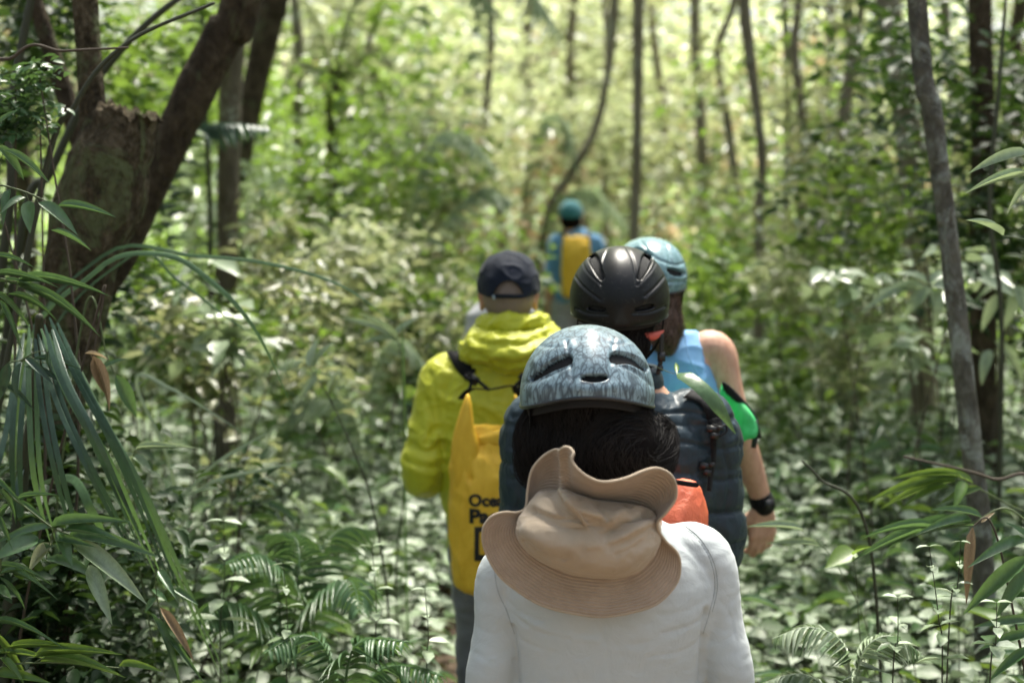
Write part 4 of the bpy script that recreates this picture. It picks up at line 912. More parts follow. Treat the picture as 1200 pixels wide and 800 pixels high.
# =============================== 2. man in the navy puffer jacket and black helmet
Y2 = 3.45; hc2 = AT(726, 350, Y2); X2 = AT(728, 500, Y2)[0]; H2 = 1.64
J2 = dict(head=(hc2[0], Y2+.02, hc2[2]-.035), neck=(X2, Y2-.02, 1.38), shL=AT(630, 500, Y2), shR=AT(824, 500, Y2), elL=AT(618, 640, Y2+.02), elR=AT(840, 640, Y2+.02))
J2['wrL'] = J2['elL']+np.array((.05, .20, -.04)); J2['wrR'] = J2['elR']+np.array((-.05, .20, -.04))
p2, J2 = person('person in a navy quilted puffer jacket and black helmet carrying an orange bag', H2, X2, Y2, dict(J=J2, trouser=M['trouser_dark'], tw=.95, hs=1.0), M['skin'])
m_puff = cloth('puffer_navy', (.013, .026, .037), (.022, .038, .052), .42, 1500, .06, 7, .02, .5, (1, 1, 1), .3)
T = rows_px([(720, 640, 818, .12, 2.4), (680, 628, 828, .135, 2.4), (640, 620, 836, .142, 2.4), (600, 616, 840, .145, 2.4), (560, 614, 842, .145, 2.4), (520, 618, 838, .135, 2.3), (492, 634, 824, .118, 2.2), (472, 660, 800, .098, 2.1), (455, 682, 776, .080, 2), (440, 686, 772, .073, 2)], Y2)
T = [(.82, X2, Y2, .150, .10, 2.4)]+T
parts = [zloft(T, 60)]
for sx, n in ((-1, 'L'), (1, 'R')):
    S, E, Wr = J2['sh'+n], J2['el'+n], J2['wr'+n]; parts.append(limb([S+np.array((-sx*.08, 0, .01)), S, S*.5+E*.5, E, E*.5+Wr*.5, Wr], [.07, .082, .078, .068, .056, .046], 26, 60))
V, F = remesh(parts, .006, 6); N = vnormals(V, F)
q = V[:, 2]*1.0+.025*nz(V, 5)+.05*np.abs(V[:, 0]-X2); ch = np.abs(np.sin(q*math.pi/.105)); V = V+N*((ch**.22)*.013-.010)[:, None]
N = vnormals(V, F); V = crumple(V, N, .003, (14, 10, 22), 2); N = vnormals(V, F); V = crumple(V, N, .002, (40, 40, 14), 2, 3.)
V = fold(V, vnormals(V, F), [([(600, y_+4), (660, y_-3), (740, y_+5), (800, y_-2), (845, y_+6), (872, y_)], .007, 2.2) for y_ in (484, 520, 557, 596, 634, 672)]+[([(846, 520), (856, 560), (850, 600)], .006, 3), ([(604, 520), (612, 560), (606, 600)], .006, 3)])
mesh_obj('jacket', V, F, m_puff, p2); V_J2, F_J2 = V, F
Vk, Fk = zloft([(0, 0, 0, .083, .078, 2.1), (.018, 0, -.004, .082, .076, 2.1), (.036, 0, -.004, .076, .070, 2.1), (.05, 0, .0, .068, .062, 2)], 48)
cb = AT(738, 452, Y2); Vk = Vk+np.array((cb[0], Y2-.0, cb[2])); 
o = mesh_obj('jacket_collar', Vk, [f for f in Fk if len(f) == 4], m_puff, p2); sm = o.modifiers.new('thick', 'SOLIDIFY'); sm.thickness = .012
bl = [ellipsoid(hc2+np.array((0, .0, -.03)), (.088, .10, .10)), ellipsoid(hc2+np.array((0.005, -.045, -.10)), (.068, .045, .055))]
hair_mass('hair', bl, p2, hm1b, hm1, 700, .003, .04, .0006)
V2_ = [([(705, 325), (699, 312), (695, 302)], 5.2, 1), ([(750, 325), (756, 312), (759, 301)], 5.2, 1), ([(690, 361), (698, 362), (707, 363)], 1.8), ([(747, 363), (757, 361), (765, 359)], 1.8)]
G2 = [([(714, 289), (707, 306), (704, 334)], .0028, 1.5), ([(733, 289), (742, 306), (746, 334)], .0028, 1.5), ([(672, 321), (684, 336), (703, 351)], .003, 1.4), ([(784, 317), (770, 334), (756, 347)], .003, 1.4), ([(675, 361), (690, 367), (711, 368)], .003, 1.4), ([(742, 367), (760, 366), (779, 359)], .003, 1.4), ([(682, 303), (688, 318), (705, 334)], .0025, 1.5), ([(771, 300), (764, 316), (748, 334)], .0025, 1.5)]
R2 = [([(683, 303), (690, 320), (703, 333)], .002, 4), ([(770, 300), (763, 318), (749, 333)], .002, 4), ([(672, 324), (686, 341), (704, 355)], .002, 4), ([(784, 320), (770, 339), (756, 351)], .002, 4), ([(724, 290), (724, 330), (726, 380)], .004, 16), ([(676, 372), (700, 377), (720, 378)], .003, 7), ([(738, 378), (760, 376), (780, 368)], .003, 7)]
M['helm_black'] = m_speckled('helmet_matt_black')
h2 = helmet('matt black helmet with fine splatters and two teardrop vents', hc2, .1215, .140, .128, rim_arch(-.42, -.30, .2), M['helm_black'], V2_, G2, R2, strap=1)
o = bpy.data.objects; 
for pts in ([(768, 392), (780, 392), (762, 400)],):
    Vt, Ft = limb([AT(754, 391, Y2-.07), AT(765, 394, Y2-.065), AT(777, 388, Y2-.05)], [.003, .011, .003], 8, 10); mesh_obj('fit_pad', Vt, Ft, plastic('pad_coral', (.55, .10, .07), .6), h2)
def chin_buckle(root, c):
    V, F = join([limb([c+np.array((0, 0, .05)), c, c+np.array((-.006, .01, -.04))], [.0055]*3, 8, 14, flat=.4, flat_axis=(0, 1, 0)), boxm(c, (.018, .010, .022)), boxm(c+np.array((-.003, 0, -.028)), (.014, .009, .012))]); mesh_obj('strap_buckle', V, F, M['buckle'], root)
chin_buckle(h2, AT(775, 418, Y2-.06))

# ---- dry bags -------------------------------------------------------
def bag_body(cx, Yc, z0, z1, rx, ry, m, parent, name='bag_body', wr=.006, scoop=None, px_folds=None):
    h = z1-z0
    rows = [(z0, cx, Yc, rx*.70, ry*.62, 2.3), (z0+.02*h, cx, Yc, rx*.86, ry*.82, 2.4), (z0+.07*h, cx, Yc, rx*.96, ry*.97, 2.5), (z0+.3*h, cx, Yc, rx, ry, 2.5), (z0+.6*h, cx, Yc, rx*.99, ry*.98, 2.5), (z0+.8*h, cx, Yc, rx*.97, ry*.80, 2.6), (z0+.92*h, cx, Yc, rx*.90, ry*.48, 2.8), (z1, cx, Yc, rx*.80, ry*.22, 3)]
    V, F = remesh([zloft(rows, 60)], .006, 3); N = vnormals(V, F); V = crumple(V, N, wr, (9, 9, 6), 1.8, cx*5); N = vnormals(V, F); V = crumple(V, N, wr*.4, (26, 26, 16), 2, 5.)
    if px_folds: V = fold(V, N, px_folds)
    return mesh_obj(name, V, F, m, parent), (V, F)
def strap_tube(pts, wdt, parent, m=None, name='shoulder_strap', n=40, ax=(0, 1, 0)):
    V, F = limb(pts, [wdt]*len(pts), 10, n, flat=.16, flat_axis=ax); return mesh_obj(name, V, F, m or M['black'], parent)
def m_tarp(name, c1, c2, rough=.45):
    m, t, b = newmat(name); t.links.new(ramp(t, noise_node(t, 7, 6, .65, None, .5), [(.3, c1), (.7, c2)]), b.inputs['Base Color']); b.inputs['Roughness'].default_value = rough; b.inputs['Specular IOR Level'].default_value = .4
    v = t.nodes.new('ShaderNodeTexVoronoi'); v.inputs['Scale'].default_value = 420; p = bump(t, noise_node(t, 22, 5, .6, None, 1.2), b, .45, .008); bump(t, v.outputs['Distance'], b, .25, .0008, p); return m
M['tarp_orange'] = m_tarp('tarpaulin_orange', (.62, .12, .055), (.74, .17, .08)); M['tarp_yellow'] = m_tarp('tarpaulin_yellow', (.78, .455, .03), (.88, .56, .05)); M['tarp_green'] = m_tarp('tarpaulin_green', (.05, .48, .14), (.08, .58, .19))
BT2 = bvhtree.BVHTree.FromPolygons([Vector(v) for v in V_J2], [list(map(int, f)) for f in F_J2])
def ON(bt, px, py, lift, Yd):
    p = AT(px, py, 3.); o_ = Vector((0, 0, CAM_Z)); d = (Vector(p)-o_).normalized(); h = bt.ray_cast(o_, d)
    return np.array(h[0]-d*lift) if h[0] else AT(px, py, Yd)
def strap_on(bt, pts, wd, parent, lift=.004, th=.0025, name='shoulder_strap', Yd=3., m=None, n=36):
    pl = catmull(pts, n); C, Nn = [], []
    for p in pl:
        o_ = Vector((0, 0, CAM_Z)); d = (Vector(AT(p[0], p[1], 3.))-o_).normalized(); h = bt.ray_cast(o_, d)
        if h[0]: C.append(np.array(h[0])); Nn.append(np.array(h[1]) if h[1].dot(d) < 0 else -np.array(h[1]))
        elif C: C.append(C[-1]+(AT(p[0], p[1], C[-1][1])-C[-1])); Nn.append(Nn[-1])
    C, Nn = np.array(C), np.array(Nn)
    for _ in range(6): C[1:-1] = (C[:-2]+C[1:-1]*2+C[2:])/4; Nn[1:-1] = (Nn[:-2]+Nn[1:-1]*2+Nn[2:])/4
    Nn /= np.linalg.norm(Nn, axis=1)[:, None]; T_ = np.gradient(C, axis=0); S = np.cross(T_, Nn); S /= np.linalg.norm(S, axis=1)[:, None]; C = C+Nn*lift
    V = np.stack([C-S*wd, C+S*wd, C+S*wd+Nn*th, C-S*wd+Nn*th], 1).reshape(-1, 3)
    return mesh_obj(name, V, ring_faces(len(C), 4), m or M['black'], parent, smooth=False)
bag2 = thing('dry_bag', AT(742, 640, Y2-.24), 'orange-red dry bag carried on the back of the navy puffer jacket', 'backpack', 'dry bags carried on backs')
a = AT(745, 566, Y2-.24); bag_body(a[0], Y2-.225, .78, a[2]+.0, .168, .085, M['tarp_orange'], bag2)
Vt, Ft = limb([AT(652, 569, Y2-.27), AT(745, 560, Y2-.30), AT(816, 568, Y2-.29)], [.006]*3, 10, 30, flat=.4, flat_axis=(0, 1, 0)); mesh_obj('roll_top', Vt, Ft, M['black'], bag2)
strap_on(BT2, [(806, 464), (822, 470), (834, 484), (838, 502)], .017, bag2, .006)
strap_on(BT2, [(837, 498), (833, 530), (826, 574)], .007, bag2, .012, name='adjusting_strap')
strap_tube([AT(660, 462, Y2-.02), AT(640, 480, Y2-.10), AT(630, 505, Y2-.165), AT(640, 570, Y2-.24)], .020, bag2)
for py, s in ((503, .9), (546, .8)):
    c = ON(BT2, 836-.2*(py-500), py, .016, Y2-.19); V, F = join([boxm(c, (.034*s, .012, .016), (0, .2, 0)), boxm(c+np.array((.004, -.006, -.014)), (.022*s, .010, .014), (0, .2, 0)), boxm(c+np.array((.018*s, -.003, .004)), (.014, .008, .010))]); mesh_obj('buckle', V, F, M['buckle'], bag2)
Vt, Ft = limb([ON(BT2, 838, 505, .014, Y2-.19), ON(BT2, 850, 498, .012, Y2-.15), ON(BT2, 851, 506, .012, Y2-.15), ON(BT2, 841, 512, .014, Y2-.19)], [.0028]*4, 6, 20); mesh_obj('webbing_loop', Vt, Ft, M['black'], bag2)

# =============================== 3. woman in the blue tank top, pale teal helmet
Y3 = 4.05; hc3 = AT(760, 325, Y3); X3 = AT(772, 450, Y3)[0]; H3 = 1.68
J3 = dict(head=(hc3[0], Y3+.02, hc3[2]-.04), neck=(X3, Y3-.02, 1.42), shR=AT(838, 412, Y3), elR=AT(866, 508, Y3-.03), wrR=AT(894, 590, Y3+.02), shL=AT(704, 412, Y3), elL=AT(690, 500, Y3), wrL=AT(700, 580, Y3+.1))
p3, J3 = person('person in a blue sleeveless top with a bare right arm and a pale teal helmet', H3, X3, Y3, dict(J=J3, trouser=M['trouser_dark'], tw=1.0, arm=1.08, hdR=(.0, .05, -1), hbR=(.35, -1, 0), htR=(-1, -.25, 0), curl=.5), M['skin2'])
m_tank = cloth('tank_blue', (.14, .32, .58), (.20, .40, .66), .75, 1000, .2, 6, .2, .4)
T = rows_px([(560, 712, 832, .112, 2.4), (520, 706, 838, .115, 2.4), (480, 700, 846, .118, 2.4), (450, 702, 844, .114, 2.3), (430, 712, 834, .106, 2.2), (412, 718, 828, .095, 2.2), (398, 728, 824, .075, 2.1), (388, 738, 816, .062, 2)], Y3)
T = [(.86, X3, Y3, .155, .11, 2.4), (.95, X3, Y3, .150, .11, 2.4)]+T
V, F = remesh([zloft(T, 60)], .005, 3); N = vnormals(V, F); V = crumple(V, N, .004, (9, 8, 14), 2)
P = PX(V); k = ~((P[:, 0] > 821+np.clip((P[:, 1]-385)*.30, 0, 40)) & (P[:, 1] < 452)); k &= ~((P[:, 0] < 723-np.clip((P[:, 1]-385)*.30, 0, 40)) & (P[:, 1] < 452))
Fk = F[k[F].all(1)]; us = np.unique(Fk); mp = -np.ones(len(V), int); mp[us] = np.arange(len(us))
o = mesh_obj('tank_top', V[us], mp[Fk], m_tank, p3); sm = o.modifiers.new('thick', 'SOLIDIFY'); sm.thickness = .003
Vt, Ft = limb([AT(802, 392, Y3-.085), AT(808, 420, Y3-.122), AT(824, 452, Y3-.125)], [.0016]*3, 6, 20); mesh_obj('seam', Vt, Ft, m_tank, p3)
hm3 = hairmat('hair_brown', (.05, .028, .018), (.17, .10, .065)); hm3b = plastic('hair_brown_mass', (.03, .017, .012), .7, .2)
bl = [ellipsoid(hc3+np.array((0, 0, -.03)), (.09, .10, .10)), ellipsoid(AT(772, 360, Y3-.07), (.052, .05, .07)), ellipsoid(AT(780, 380, Y3-.10), (.045, .04, .05)), ellipsoid(AT(780, 398, Y3-.12), (.030, .03, .035))]
hair_mass('hair', bl, p3, hm3b, hm3, 2600, .010, .09, .0007)
m_h3 = m_helm_print('helmet_print_teal', (.16, .28, .31), (.7, .8, .8), (.04, .08, .10), .25, .5)
V3_ = [([(785, 316), (792, 319), (799, 321)], 3.2), ([(745, 292), (752, 294), (762, 298)], 2.2), ([(757, 340), (765, 341), (775, 341)], 2.6)]
G3 = [([(778, 280), (785, 300), (786, 330)], .003, 2), ([(750, 280), (765, 300), (790, 310), (803, 308)], .003, 2), ([(745, 325), (770, 331), (800, 330)], .003, 2)]
helmet('pale teal helmet with faint branching print beyond the black helmet', hc3, .110, .145, .115, rim_arch(-.35, -.25, .2), m_h3, V3_, G3, [([(780, 278), (800, 300), (804, 330)], .004, 6)], strap=1)
# wrist band
W = J3['wrR']; d = (J3['wrR']-J3['elR']); d /= np.linalg.norm(d)
V, F = limb([W-d*.016, W-d*.006, W+d*.002], [.0355, .036, .035], 20, 8, flat=1); mesh_obj('wristband', V, F, M['black'], p3)
V, F = boxm(W-d*.006+np.array((.012, -.036, 0)), (.030, .012, .028), (0, 0, .3)); mesh_obj('watch_face', V, F, M['buckle'], p3)
bag3 = thing('dry_bag', AT(800, 500, Y3-.20), 'green dry bag with a black buckle tucked between the bare arm and the puffer jacket', 'backpack', 'dry bags carried on backs')
a = AT(792, 470, Y3-.2); bag_body(a[0], Y3-.215, .98, AT(790, 478, Y3-.2)[2], .165, .085, M['tarp_green'], bag3)
def slab(pts, Y, th, m, parent, name, dY=None):
    """soft folded sheet of the bag: outline in the photo at its own distance, with thickness and puckers"""
    pts = closed_catmull([AT(p[0], p[1], Y+(p[2] if len(p) > 2 else 0)) for p in pts], 60); c = pts.mean(0); rows = []
    for s, off in ((0.02, th), (.4, th*.95), (.75, th*.75), (.93, th*.4), (1., 0), (.93, -th*.4), (.75, -th*.75), (.4, -th*.95), (.02, -th)):
        Q = c+(pts-c)*s; Q[:, 1] -= off; rows.append(Q)
    V = np.vstack(rows); return mesh_obj(name, V, ring_faces(len(rows), 60), m, parent)
slab([(846, 450, .02), (862, 462, -.02), (880, 482, -.05), (888, 498, -.06), (886, 512, -.07), (874, 516, -.06), (864, 524, -.04), (850, 520, 0), (842, 490, .02)], Y3-.13, .022, M['tarp_green'], bag3, 'folded_top')
slab([(846, 448), (852, 449), (866, 462), (882, 480), (889, 492), (885, 495), (868, 476), (850, 460)], Y3-.165, .007, M['black'], bag3, 'edge_strip')
V, F = join([boxm(AT(886, 503, Y3-.185), (.018, .016, .05), (0, -.25, 0)), boxm(AT(884, 518, Y3-.185), (.013, .012, .03), (0, .1, 0))]); mesh_obj('buckle', V, F, M['buckle'], bag3)
strap_tube([AT(716, 392, Y3-.05), AT(710, 410, Y3-.13), AT(720, 450, Y3-.15), AT(735, 480, Y3-.2)], .016, bag3)

# =============================== 4. man in the lime jacket and navy cap
Y4 = 4.35; X4 = AT(594, 500, Y4)[0]; hc4 = AT(596, 338, Y4); H4 = 1.63
J4 = dict(head=(hc4[0], Y4+.01, hc4[2]-.030), neck=(X4, Y4-.02, 1.36), shL=AT(520, 448, Y4), shR=AT(668, 448, Y4), elL=AT(494, 553, Y4-.05), elR=AT(694, 553, Y4-.05))
J4['wrL'] = AT(520, 560, Y4+.16); J4['wrR'] = AT(668, 560, Y4+.16)
p4, J4 = person('person in a lime yellow hooded jacket and navy cap with close-cropped hair', H4, X4, Y4, dict(J=J4, trouser=M['trouser_grey'], tw=.95, hs=1.06), M['skin3'])
m_lime = cloth('jacket_lime', (.44, .47, .015), (.53, .55, .03), .45, 1500, .05, 6, .1, .75, (1, 1, 1), .45)
T = rows_px([(640, 528, 662, .125, 2.4), (600, 522, 668, .13, 2.4), (560, 518, 672, .132, 2.4), (520, 514, 676, .132, 2.4), (480, 510, 680, .128, 2.3), (452, 514, 676, .115, 2.2), (432, 526, 664, .10, 2.2), (416, 544, 646, .085, 2.1), (402, 556, 632, .075, 2)], Y4)
T = [(.72, X4, Y4, .165, .115, 2.4), (.80, X4, Y4, .170, .118, 2.4)]+T
parts = [zloft(T, 60)]
for sx, n in ((-1, 'L'), (1, 'R')):
    S, E, Wr = J4['sh'+n], J4['el'+n], J4['wr'+n]; parts.append(limb([S+np.array((-sx*.08, 0, .012)), S, S*.5+E*.5, E, E*.5+Wr*.5, Wr], [.062, .072, .068, .060, .052, .045], 26, 60))
V, F = remesh(parts, .0055, 6); N = vnormals(V, F); V = crumple(V, N, .010, (6, 6, 9), 1.8, 1.); N = vnormals(V, F); V = crumple(V, N, .0035, (22, 16, 26), 2.4, 5.); N = vnormals(V, F)
V = fold(V, N, [([(505, 438), (512, 480), (520, 530)], .008, 4), ([(480, 520), (500, 530), (520, 520)], .012, 5), ([(476, 540), (500, 548), (522, 544)], .010, 4), ([(482, 505), (498, 510), (512, 504)], .008, 4), ([(525, 430), (560, 436), (600, 434)], .005, 4), ([(500, 470), (508, 500), (500, 520)], .008, 4), ([(545, 450), (530, 480), (528, 520)], .006, 4)])
mesh_obj('jacket', V, F, m_lime, p4); BT4 = bvhtree.BVHTree.FromPolygons([Vector(v) for v in V], [list(map(int, f)) for f in F])
# hood lying behind the neck: soft roll round the collar plus a hanging pouch
hp = [AT(566, 392, Y4+.02), AT(560, 402, Y4-.07), AT(572, 408, Y4-.125), AT(600, 412, Y4-.145), AT(628, 408, Y4-.125), AT(642, 398, Y4-.07), AT(636, 388, Y4+.02)]
blobs = [limb(hp, [.030, .040, .046, .050, .046, .040, .030], 20, 50), limb([AT(574, 376, Y4+.045), AT(570, 380, Y4-.04), AT(585, 380, Y4-.085), AT(604, 380, Y4-.092), AT(622, 380, Y4-.085), AT(634, 378, Y4-.04), AT(630, 374, Y4+.045)], [.018, .024, .030, .032, .030, .024, .018], 18, 50),
         ellipsoid(AT(602, 412, Y4-.10), (.095, .06, .062)), ellipsoid(AT(560, 412, Y4-.05), (.06, .06, .045)), ellipsoid(AT(636, 412, Y4-.06), (.055, .06, .045))]
V, F = remesh(blobs, .005, 6); N = vnormals(V, F); V = crumple(V, N, .010, (11, 11, 20), 2, 9.); N = vnormals(V, F); V = crumple(V, N, .004, (30, 30, 40), 2, 2.); N = vnormals(V, F)
V = fold(V, N, [([(556, 398), (580, 404), (612, 402), (640, 392)], .010, 4), ([(548, 410), (575, 424), (610, 426), (640, 412)], .008, 4), ([(570, 384), (600, 392), (634, 384)], .005, 3), ([(596, 404), (612, 414), (636, 408)], -.006, 4)])
mesh_obj('hood', V, F, m_lime, p4)
# cropped hair: a stubbled skin-close shell
Hh = J4['head']; s4 = 1.06*H4/1.7
V, F = ellipsoid(Hh+np.array((0, -.012, .024))*s4, np.array((.0800, .1000, .1100))*s4, 60, 40)
P = PX(V); k = (V[:, 2] > Hh[2]-.052) & (V[:, 1] < Hh[1]+.05); Fq = np.array([f for f in F if len(f) == 4]); Fq = Fq[k[Fq].all(1)]; us = np.unique(Fq); mp = -np.ones(len(V), int); mp[us] = np.arange(len(us))
m_stub, t_, b_ = newmat('hair_cropped'); t_.links.new(ramp(t_, noise_node(t_, 380, 2), [(.35, (.16, .12, .10)), (.65, (.32, .25, .205))]), b_.inputs['Base Color']); b_.inputs['Roughness'].default_value = .8; bump(t_, noise_node(t_, 500, 2), b_, .5, .002)
mesh_obj('cropped_hair', V[us], mp[Fq], m_stub, p4)
# cap
def cap(label, Hc, s, m, arch=True, seams=True, backward=False):
    t = thing('cap', Hc, label, 'cap'); c = np.array(Hc)+np.array((0, -.010, .030))*s; nu, nv = 200, 90; V = []
    u = np.linspace(0, 2*math.pi, nu, endpoint=False)
    for i in range(nv+1):
        q = i/nv; low = -.14-.10*np.clip(-np.sin(u), 0, 1)*1.0+.05*np.sin(u)
        th = q*(math.pi/2+np.arcsin(-low)); r = np.sin(th)**.85+.0005; z = np.cos(th)
        V.append(np.stack([c[0]+.088*s*r*np.cos(u), c[1]+.107*s*r*np.sin(u), c[2]+.098*s*z+.006], 1))
    V = np.vstack(V); i = np.arange(nv)[:, None]; k = np.arange(nu)[None]; F = np.stack([i*nu+k, (i+1)*nu+k, (i+1)*nu+(k+1) % nu, i*nu+(k+1) % nu], -1).reshape(-1, 4)
    N = vnormals(V, F)
    if (N*(V-c)).sum() < 0: N = -N; F = F[:, ::-1]
    ang = np.arctan2(V[:, 1]-c[1], V[:, 0]-c[0])
    if seams:
        for a in np.arange(-math.pi, math.pi, math.pi/3)+math.pi/6: V = V-N*(.0015*np.exp(-((ang-a)/.02)**2))[:, None]
    V = crumple(V, N, .004, (16, 16, 22), 1.8, 3.); F0 = F
    if arch:
        ax = (V[:, 0]-c[0])/(.046*s); az = (V[:, 2]-(c[2]-.028*s))/(.056*s); op = (ax**2+np.clip(az, 0, 9)**2 < 1) & (V[:, 1] < c[1]) & (V[:, 2] > c[2]-.012*s)
        F = F[~op[F].all(1)]; us = np.unique(F); mp = -np.ones(len(V), int); mp[us] = np.arange(len(us)); V2, F2 = V[us], mp[F]
    else: V2, F2 = V, F
    o = mesh_obj('cap_crown', V2, F2, m, t); sm = o.modifiers.new('thick', 'SOLIDIFY'); sm.thickness = .003
    # peak at the front
    a = np.linspace(.2*math.pi, .8*math.pi, 24); rows = []
    for k in range(8):
        q = k/7; rows.append(np.stack([c[0]+np.cos(a)*(.088*s)*(1+.02*q), c[1]+np.sin(a)*.105*s+q*.068*s*np.sin(np.linspace(0, math.pi, 24))**.6, c[2]-.012*s-.012*q*q-.02*np.cos(a)**2], 1))
    Vp = np.vstack(rows); i = np.arange(7)[:, None]; k = np.arange(23)[None]; Fp = np.stack([i*24+k, i*24+k+1, (i+1)*24+k+1, (i+1)*24+k], -1).reshape(-1, 4)
    o = mesh_obj('peak', Vp, Fp, m, t); sm = o.modifiers.new('thick', 'SOLIDIFY'); sm.thickness = .003
    if arch:
        cl = plastic('clasp_steel', (.3, .38, .42), .3); V, F = boxm(c+np.array((-.041*s, -.100*s, -.020*s)), (.006, .004, .014), (0, -.3, .4)); mesh_obj('clasp', V, F, cl, t)
    V, F = ellipsoid(c+np.array((0, 0, .104*s)), (.007, .007, .004), 12, 6); mesh_obj('button', V, F, m, t)
    return t
m_cap = cloth('cap_navy', (.004, .008, .018), (.008, .013, .028), .75, 900, .25, 8, .08, spec=.2)
cap('navy cap with an open arch at the back, worn above the lime jacket', J4['head'], s4*1.06, m_cap)
# yellow dry bag with lettering
bag4 = thing('dry_bag', AT(575, 600, Y4-.24), 'tall yellow dry bag with dark lettering on the lime jacket', 'backpack', 'dry bags carried on backs')
YB = Y4-.245; zt = AT(578, 500, YB)[2]; zb = AT(560, 690, YB)[2]; xc = AT(576, 560, YB)[0]; rxb = 49*YB/FPX
_, (VB, FB) = bag_body(xc, YB, zb, zt, rxb, .088, M['tarp_yellow'], bag4, wr=.007, px_folds=[([(548, 505), (546, 535), (550, 560)], .010, 4), ([(560, 510), (580, 506), (604, 500)], -.006, 4), ([(552, 560), (548, 580), (546, 620)], .004, 4), ([(556, 515), (572, 530), (596, 528)], .006, 6)])
slab([(529, 520), (537, 488), (547, 462), (552, 470), (556, 500), (562, 525), (558, 560), (546, 585), (534, 575), (529, 548)], YB-.050, .022, M['tarp_yellow'], bag4, 'side_fold')
slab([(603, 462), (608, 470), (616, 488), (622, 505), (624, 540), (612, 530), (606, 500), (602, 480)], YB-.05, .014, M['tarp_yellow'], bag4, 'side_fold')
slab([(556, 512), (575, 504), (598, 497), (608, 499), (611, 506), (600, 520), (580, 524), (562, 522)], YB-.035, .020, M['tarp_yellow'], bag4, 'rolled_top')
strap_tube([AT(541, 466, YB+.06), AT(552, 456, YB+.02), AT(575, 456, YB-.0), AT(600, 452, YB), AT(606, 460, YB+.01)], .012, bag4, name='carry_handle', ax=(0, .3, 1))
strap_on(BT4, [(529, 412), (536, 420), (545, 432), (553, 441)], .022, bag4, .006)
strap_on(BT4, [(650, 414), (640, 420), (626, 432), (616, 441)], .022, bag4, .006)
for pts in ([(550, 438), (560, 446), (572, 456)], [(546, 440), (552, 450), (543, 466)], [(620, 436), (612, 444), (602, 454)], [(616, 440), (610, 452), (608, 464)]):
    V, F = limb([AT(p[0], p[1], YB+.07-.02*i) for i, p in enumerate(pts)], [.0055]*3, 8, 14); mesh_obj('webbing', V, F, M['black'], bag4)
for p in ((556, 444), (613, 442)):
    V, F = join([boxm(AT(*p, YB+.055), (.026, .012, .020), (0, .6, 0)), boxm(AT(p[0], p[1]+5, YB+.055), (.016, .010, .012), (0, .6, 0))]); mesh_obj('buckle', V, F, M['buckle'], bag4)
bt = bvhtree.BVHTree.FromPolygons([Vector(v) for v in VB], [list(map(int, f)) for f in FB])
ink = plastic('print_black', (.012, .012, .012), .6)
def on_bag(x, z, lift=.0018):
    h = bt.ray_cast(Vector((x, YB-.6, z)), Vector((0, 1, 0)))
    return (x, (h[0].y if h[0] else YB-.05)-lift, z)
def letter(text, px, py, hpx, wpx, m, lift=.002, bold=.03, name='lettering'):
    c = bpy.data.curves.new('t', 'FONT'); c.body = text; c.offset = bold; c.resolution_u = 3; o = bpy.data.objects.new('t', c); COL.objects.link(o)
    e = o.evaluated_get(bpy.context.evaluated_depsgraph_get()); me = e.to_mesh(); bm = bmesh.new(); bm.from_mesh(me); e.to_mesh_clear(); bpy.data.objects.remove(o)
    bmesh.ops.triangulate(bm, faces=bm.faces[:])
    for _ in range(2): bmesh.ops.subdivide_edges(bm, edges=[q for q in bm.edges if q.calc_length() > .12], cuts=1, use_grid_fill=False); bmesh.ops.triangulate(bm, faces=[f for f in bm.faces if len(f.verts) > 3])
    V = np.array([v.co[:] for v in bm.verts]); F = np.array([[v.index for v in f.verts] for f in bm.faces]); bm.free()
    lo, hi = V.min(0), V.max(0); Q = []
    for v in V:
        fx = (v[0]-lo[0])/(hi[0]-lo[0]); fz = (v[1]-lo[1])/(hi[1]-lo[1]); p = AT(px+fx*wpx, py-fz*hpx, YB-.085); Q.append(on_bag(p[0], p[2], lift))
    return mesh_obj(name, np.array(Q), F, m, bag4, smooth=False)
letter('Ocean', 549, 593, 15, 51, ink, bold=.045); letter('Pack', 550, 613, 18, 50, ink, bold=.05)
gx, gzv = np.meshgrid(np.linspace(556, 596, 14), np.linspace(616, 656, 14)); Q = [on_bag(AT(a, b, YB-.085)[0], AT(a, b, YB-.085)[2], .0045) for a, b in zip(gx.ravel(), gzv.ravel())]
i = np.arange(13)[:, None]; k = np.arange(13)[None]; mesh_obj('printed_square', np.array(Q), np.stack([i*14+k, (i+1)*14+k, (i+1)*14+k+1, i*14+k+1], -1).reshape(-1, 4), ink, bag4)
letter('1', 562, 648, 26, 12, M['tarp_yellow'], .0075)

# =============================== 5. far hiker
Y5 = 11.0; X5 = AT(675, 300, Y5)[0]; hc5 = AT(669, 257, Y5); H5 = 1.74
J5 = dict(head=(hc5[0], Y5+.01, hc5[2]), neck=(X5-.01, Y5-.02, 1.42), shL=(X5-.155, Y5, 1.385), shR=(X5+.155, Y5, 1.385), elL=(X5-.205, Y5-.03, 1.09), elR=(X5+.205, Y5-.03, 1.09), wrL=(X5-.20, Y5+.04, .85), wrR=(X5+.20, Y5+.04, .85))
p5, J5 = person('distant person in a blue short-sleeved shirt and teal cap walking ahead of everyone', H5, X5, Y5, dict(J=J5, trouser=cloth('trouser_pale', (.26, .27, .29), (.36, .36, .38)), tw=1.0), M['skin2'])
m_t5 = cloth('tshirt_blue', (.08, .22, .42), (.13, .30, .52), .8, 400, .1, 4, .2)
parts = [zloft([(.88, X5, Y5, .17, .12, 2.4), (1.1, X5, Y5, .165, .12, 2.4), (1.3, X5, Y5, .175, .12, 2.3), (1.40, X5, Y5, .165, .10, 2.2), (1.45, X5, Y5, .11, .08, 2), (1.49, X5, Y5, .062, .06, 2)], 40)]
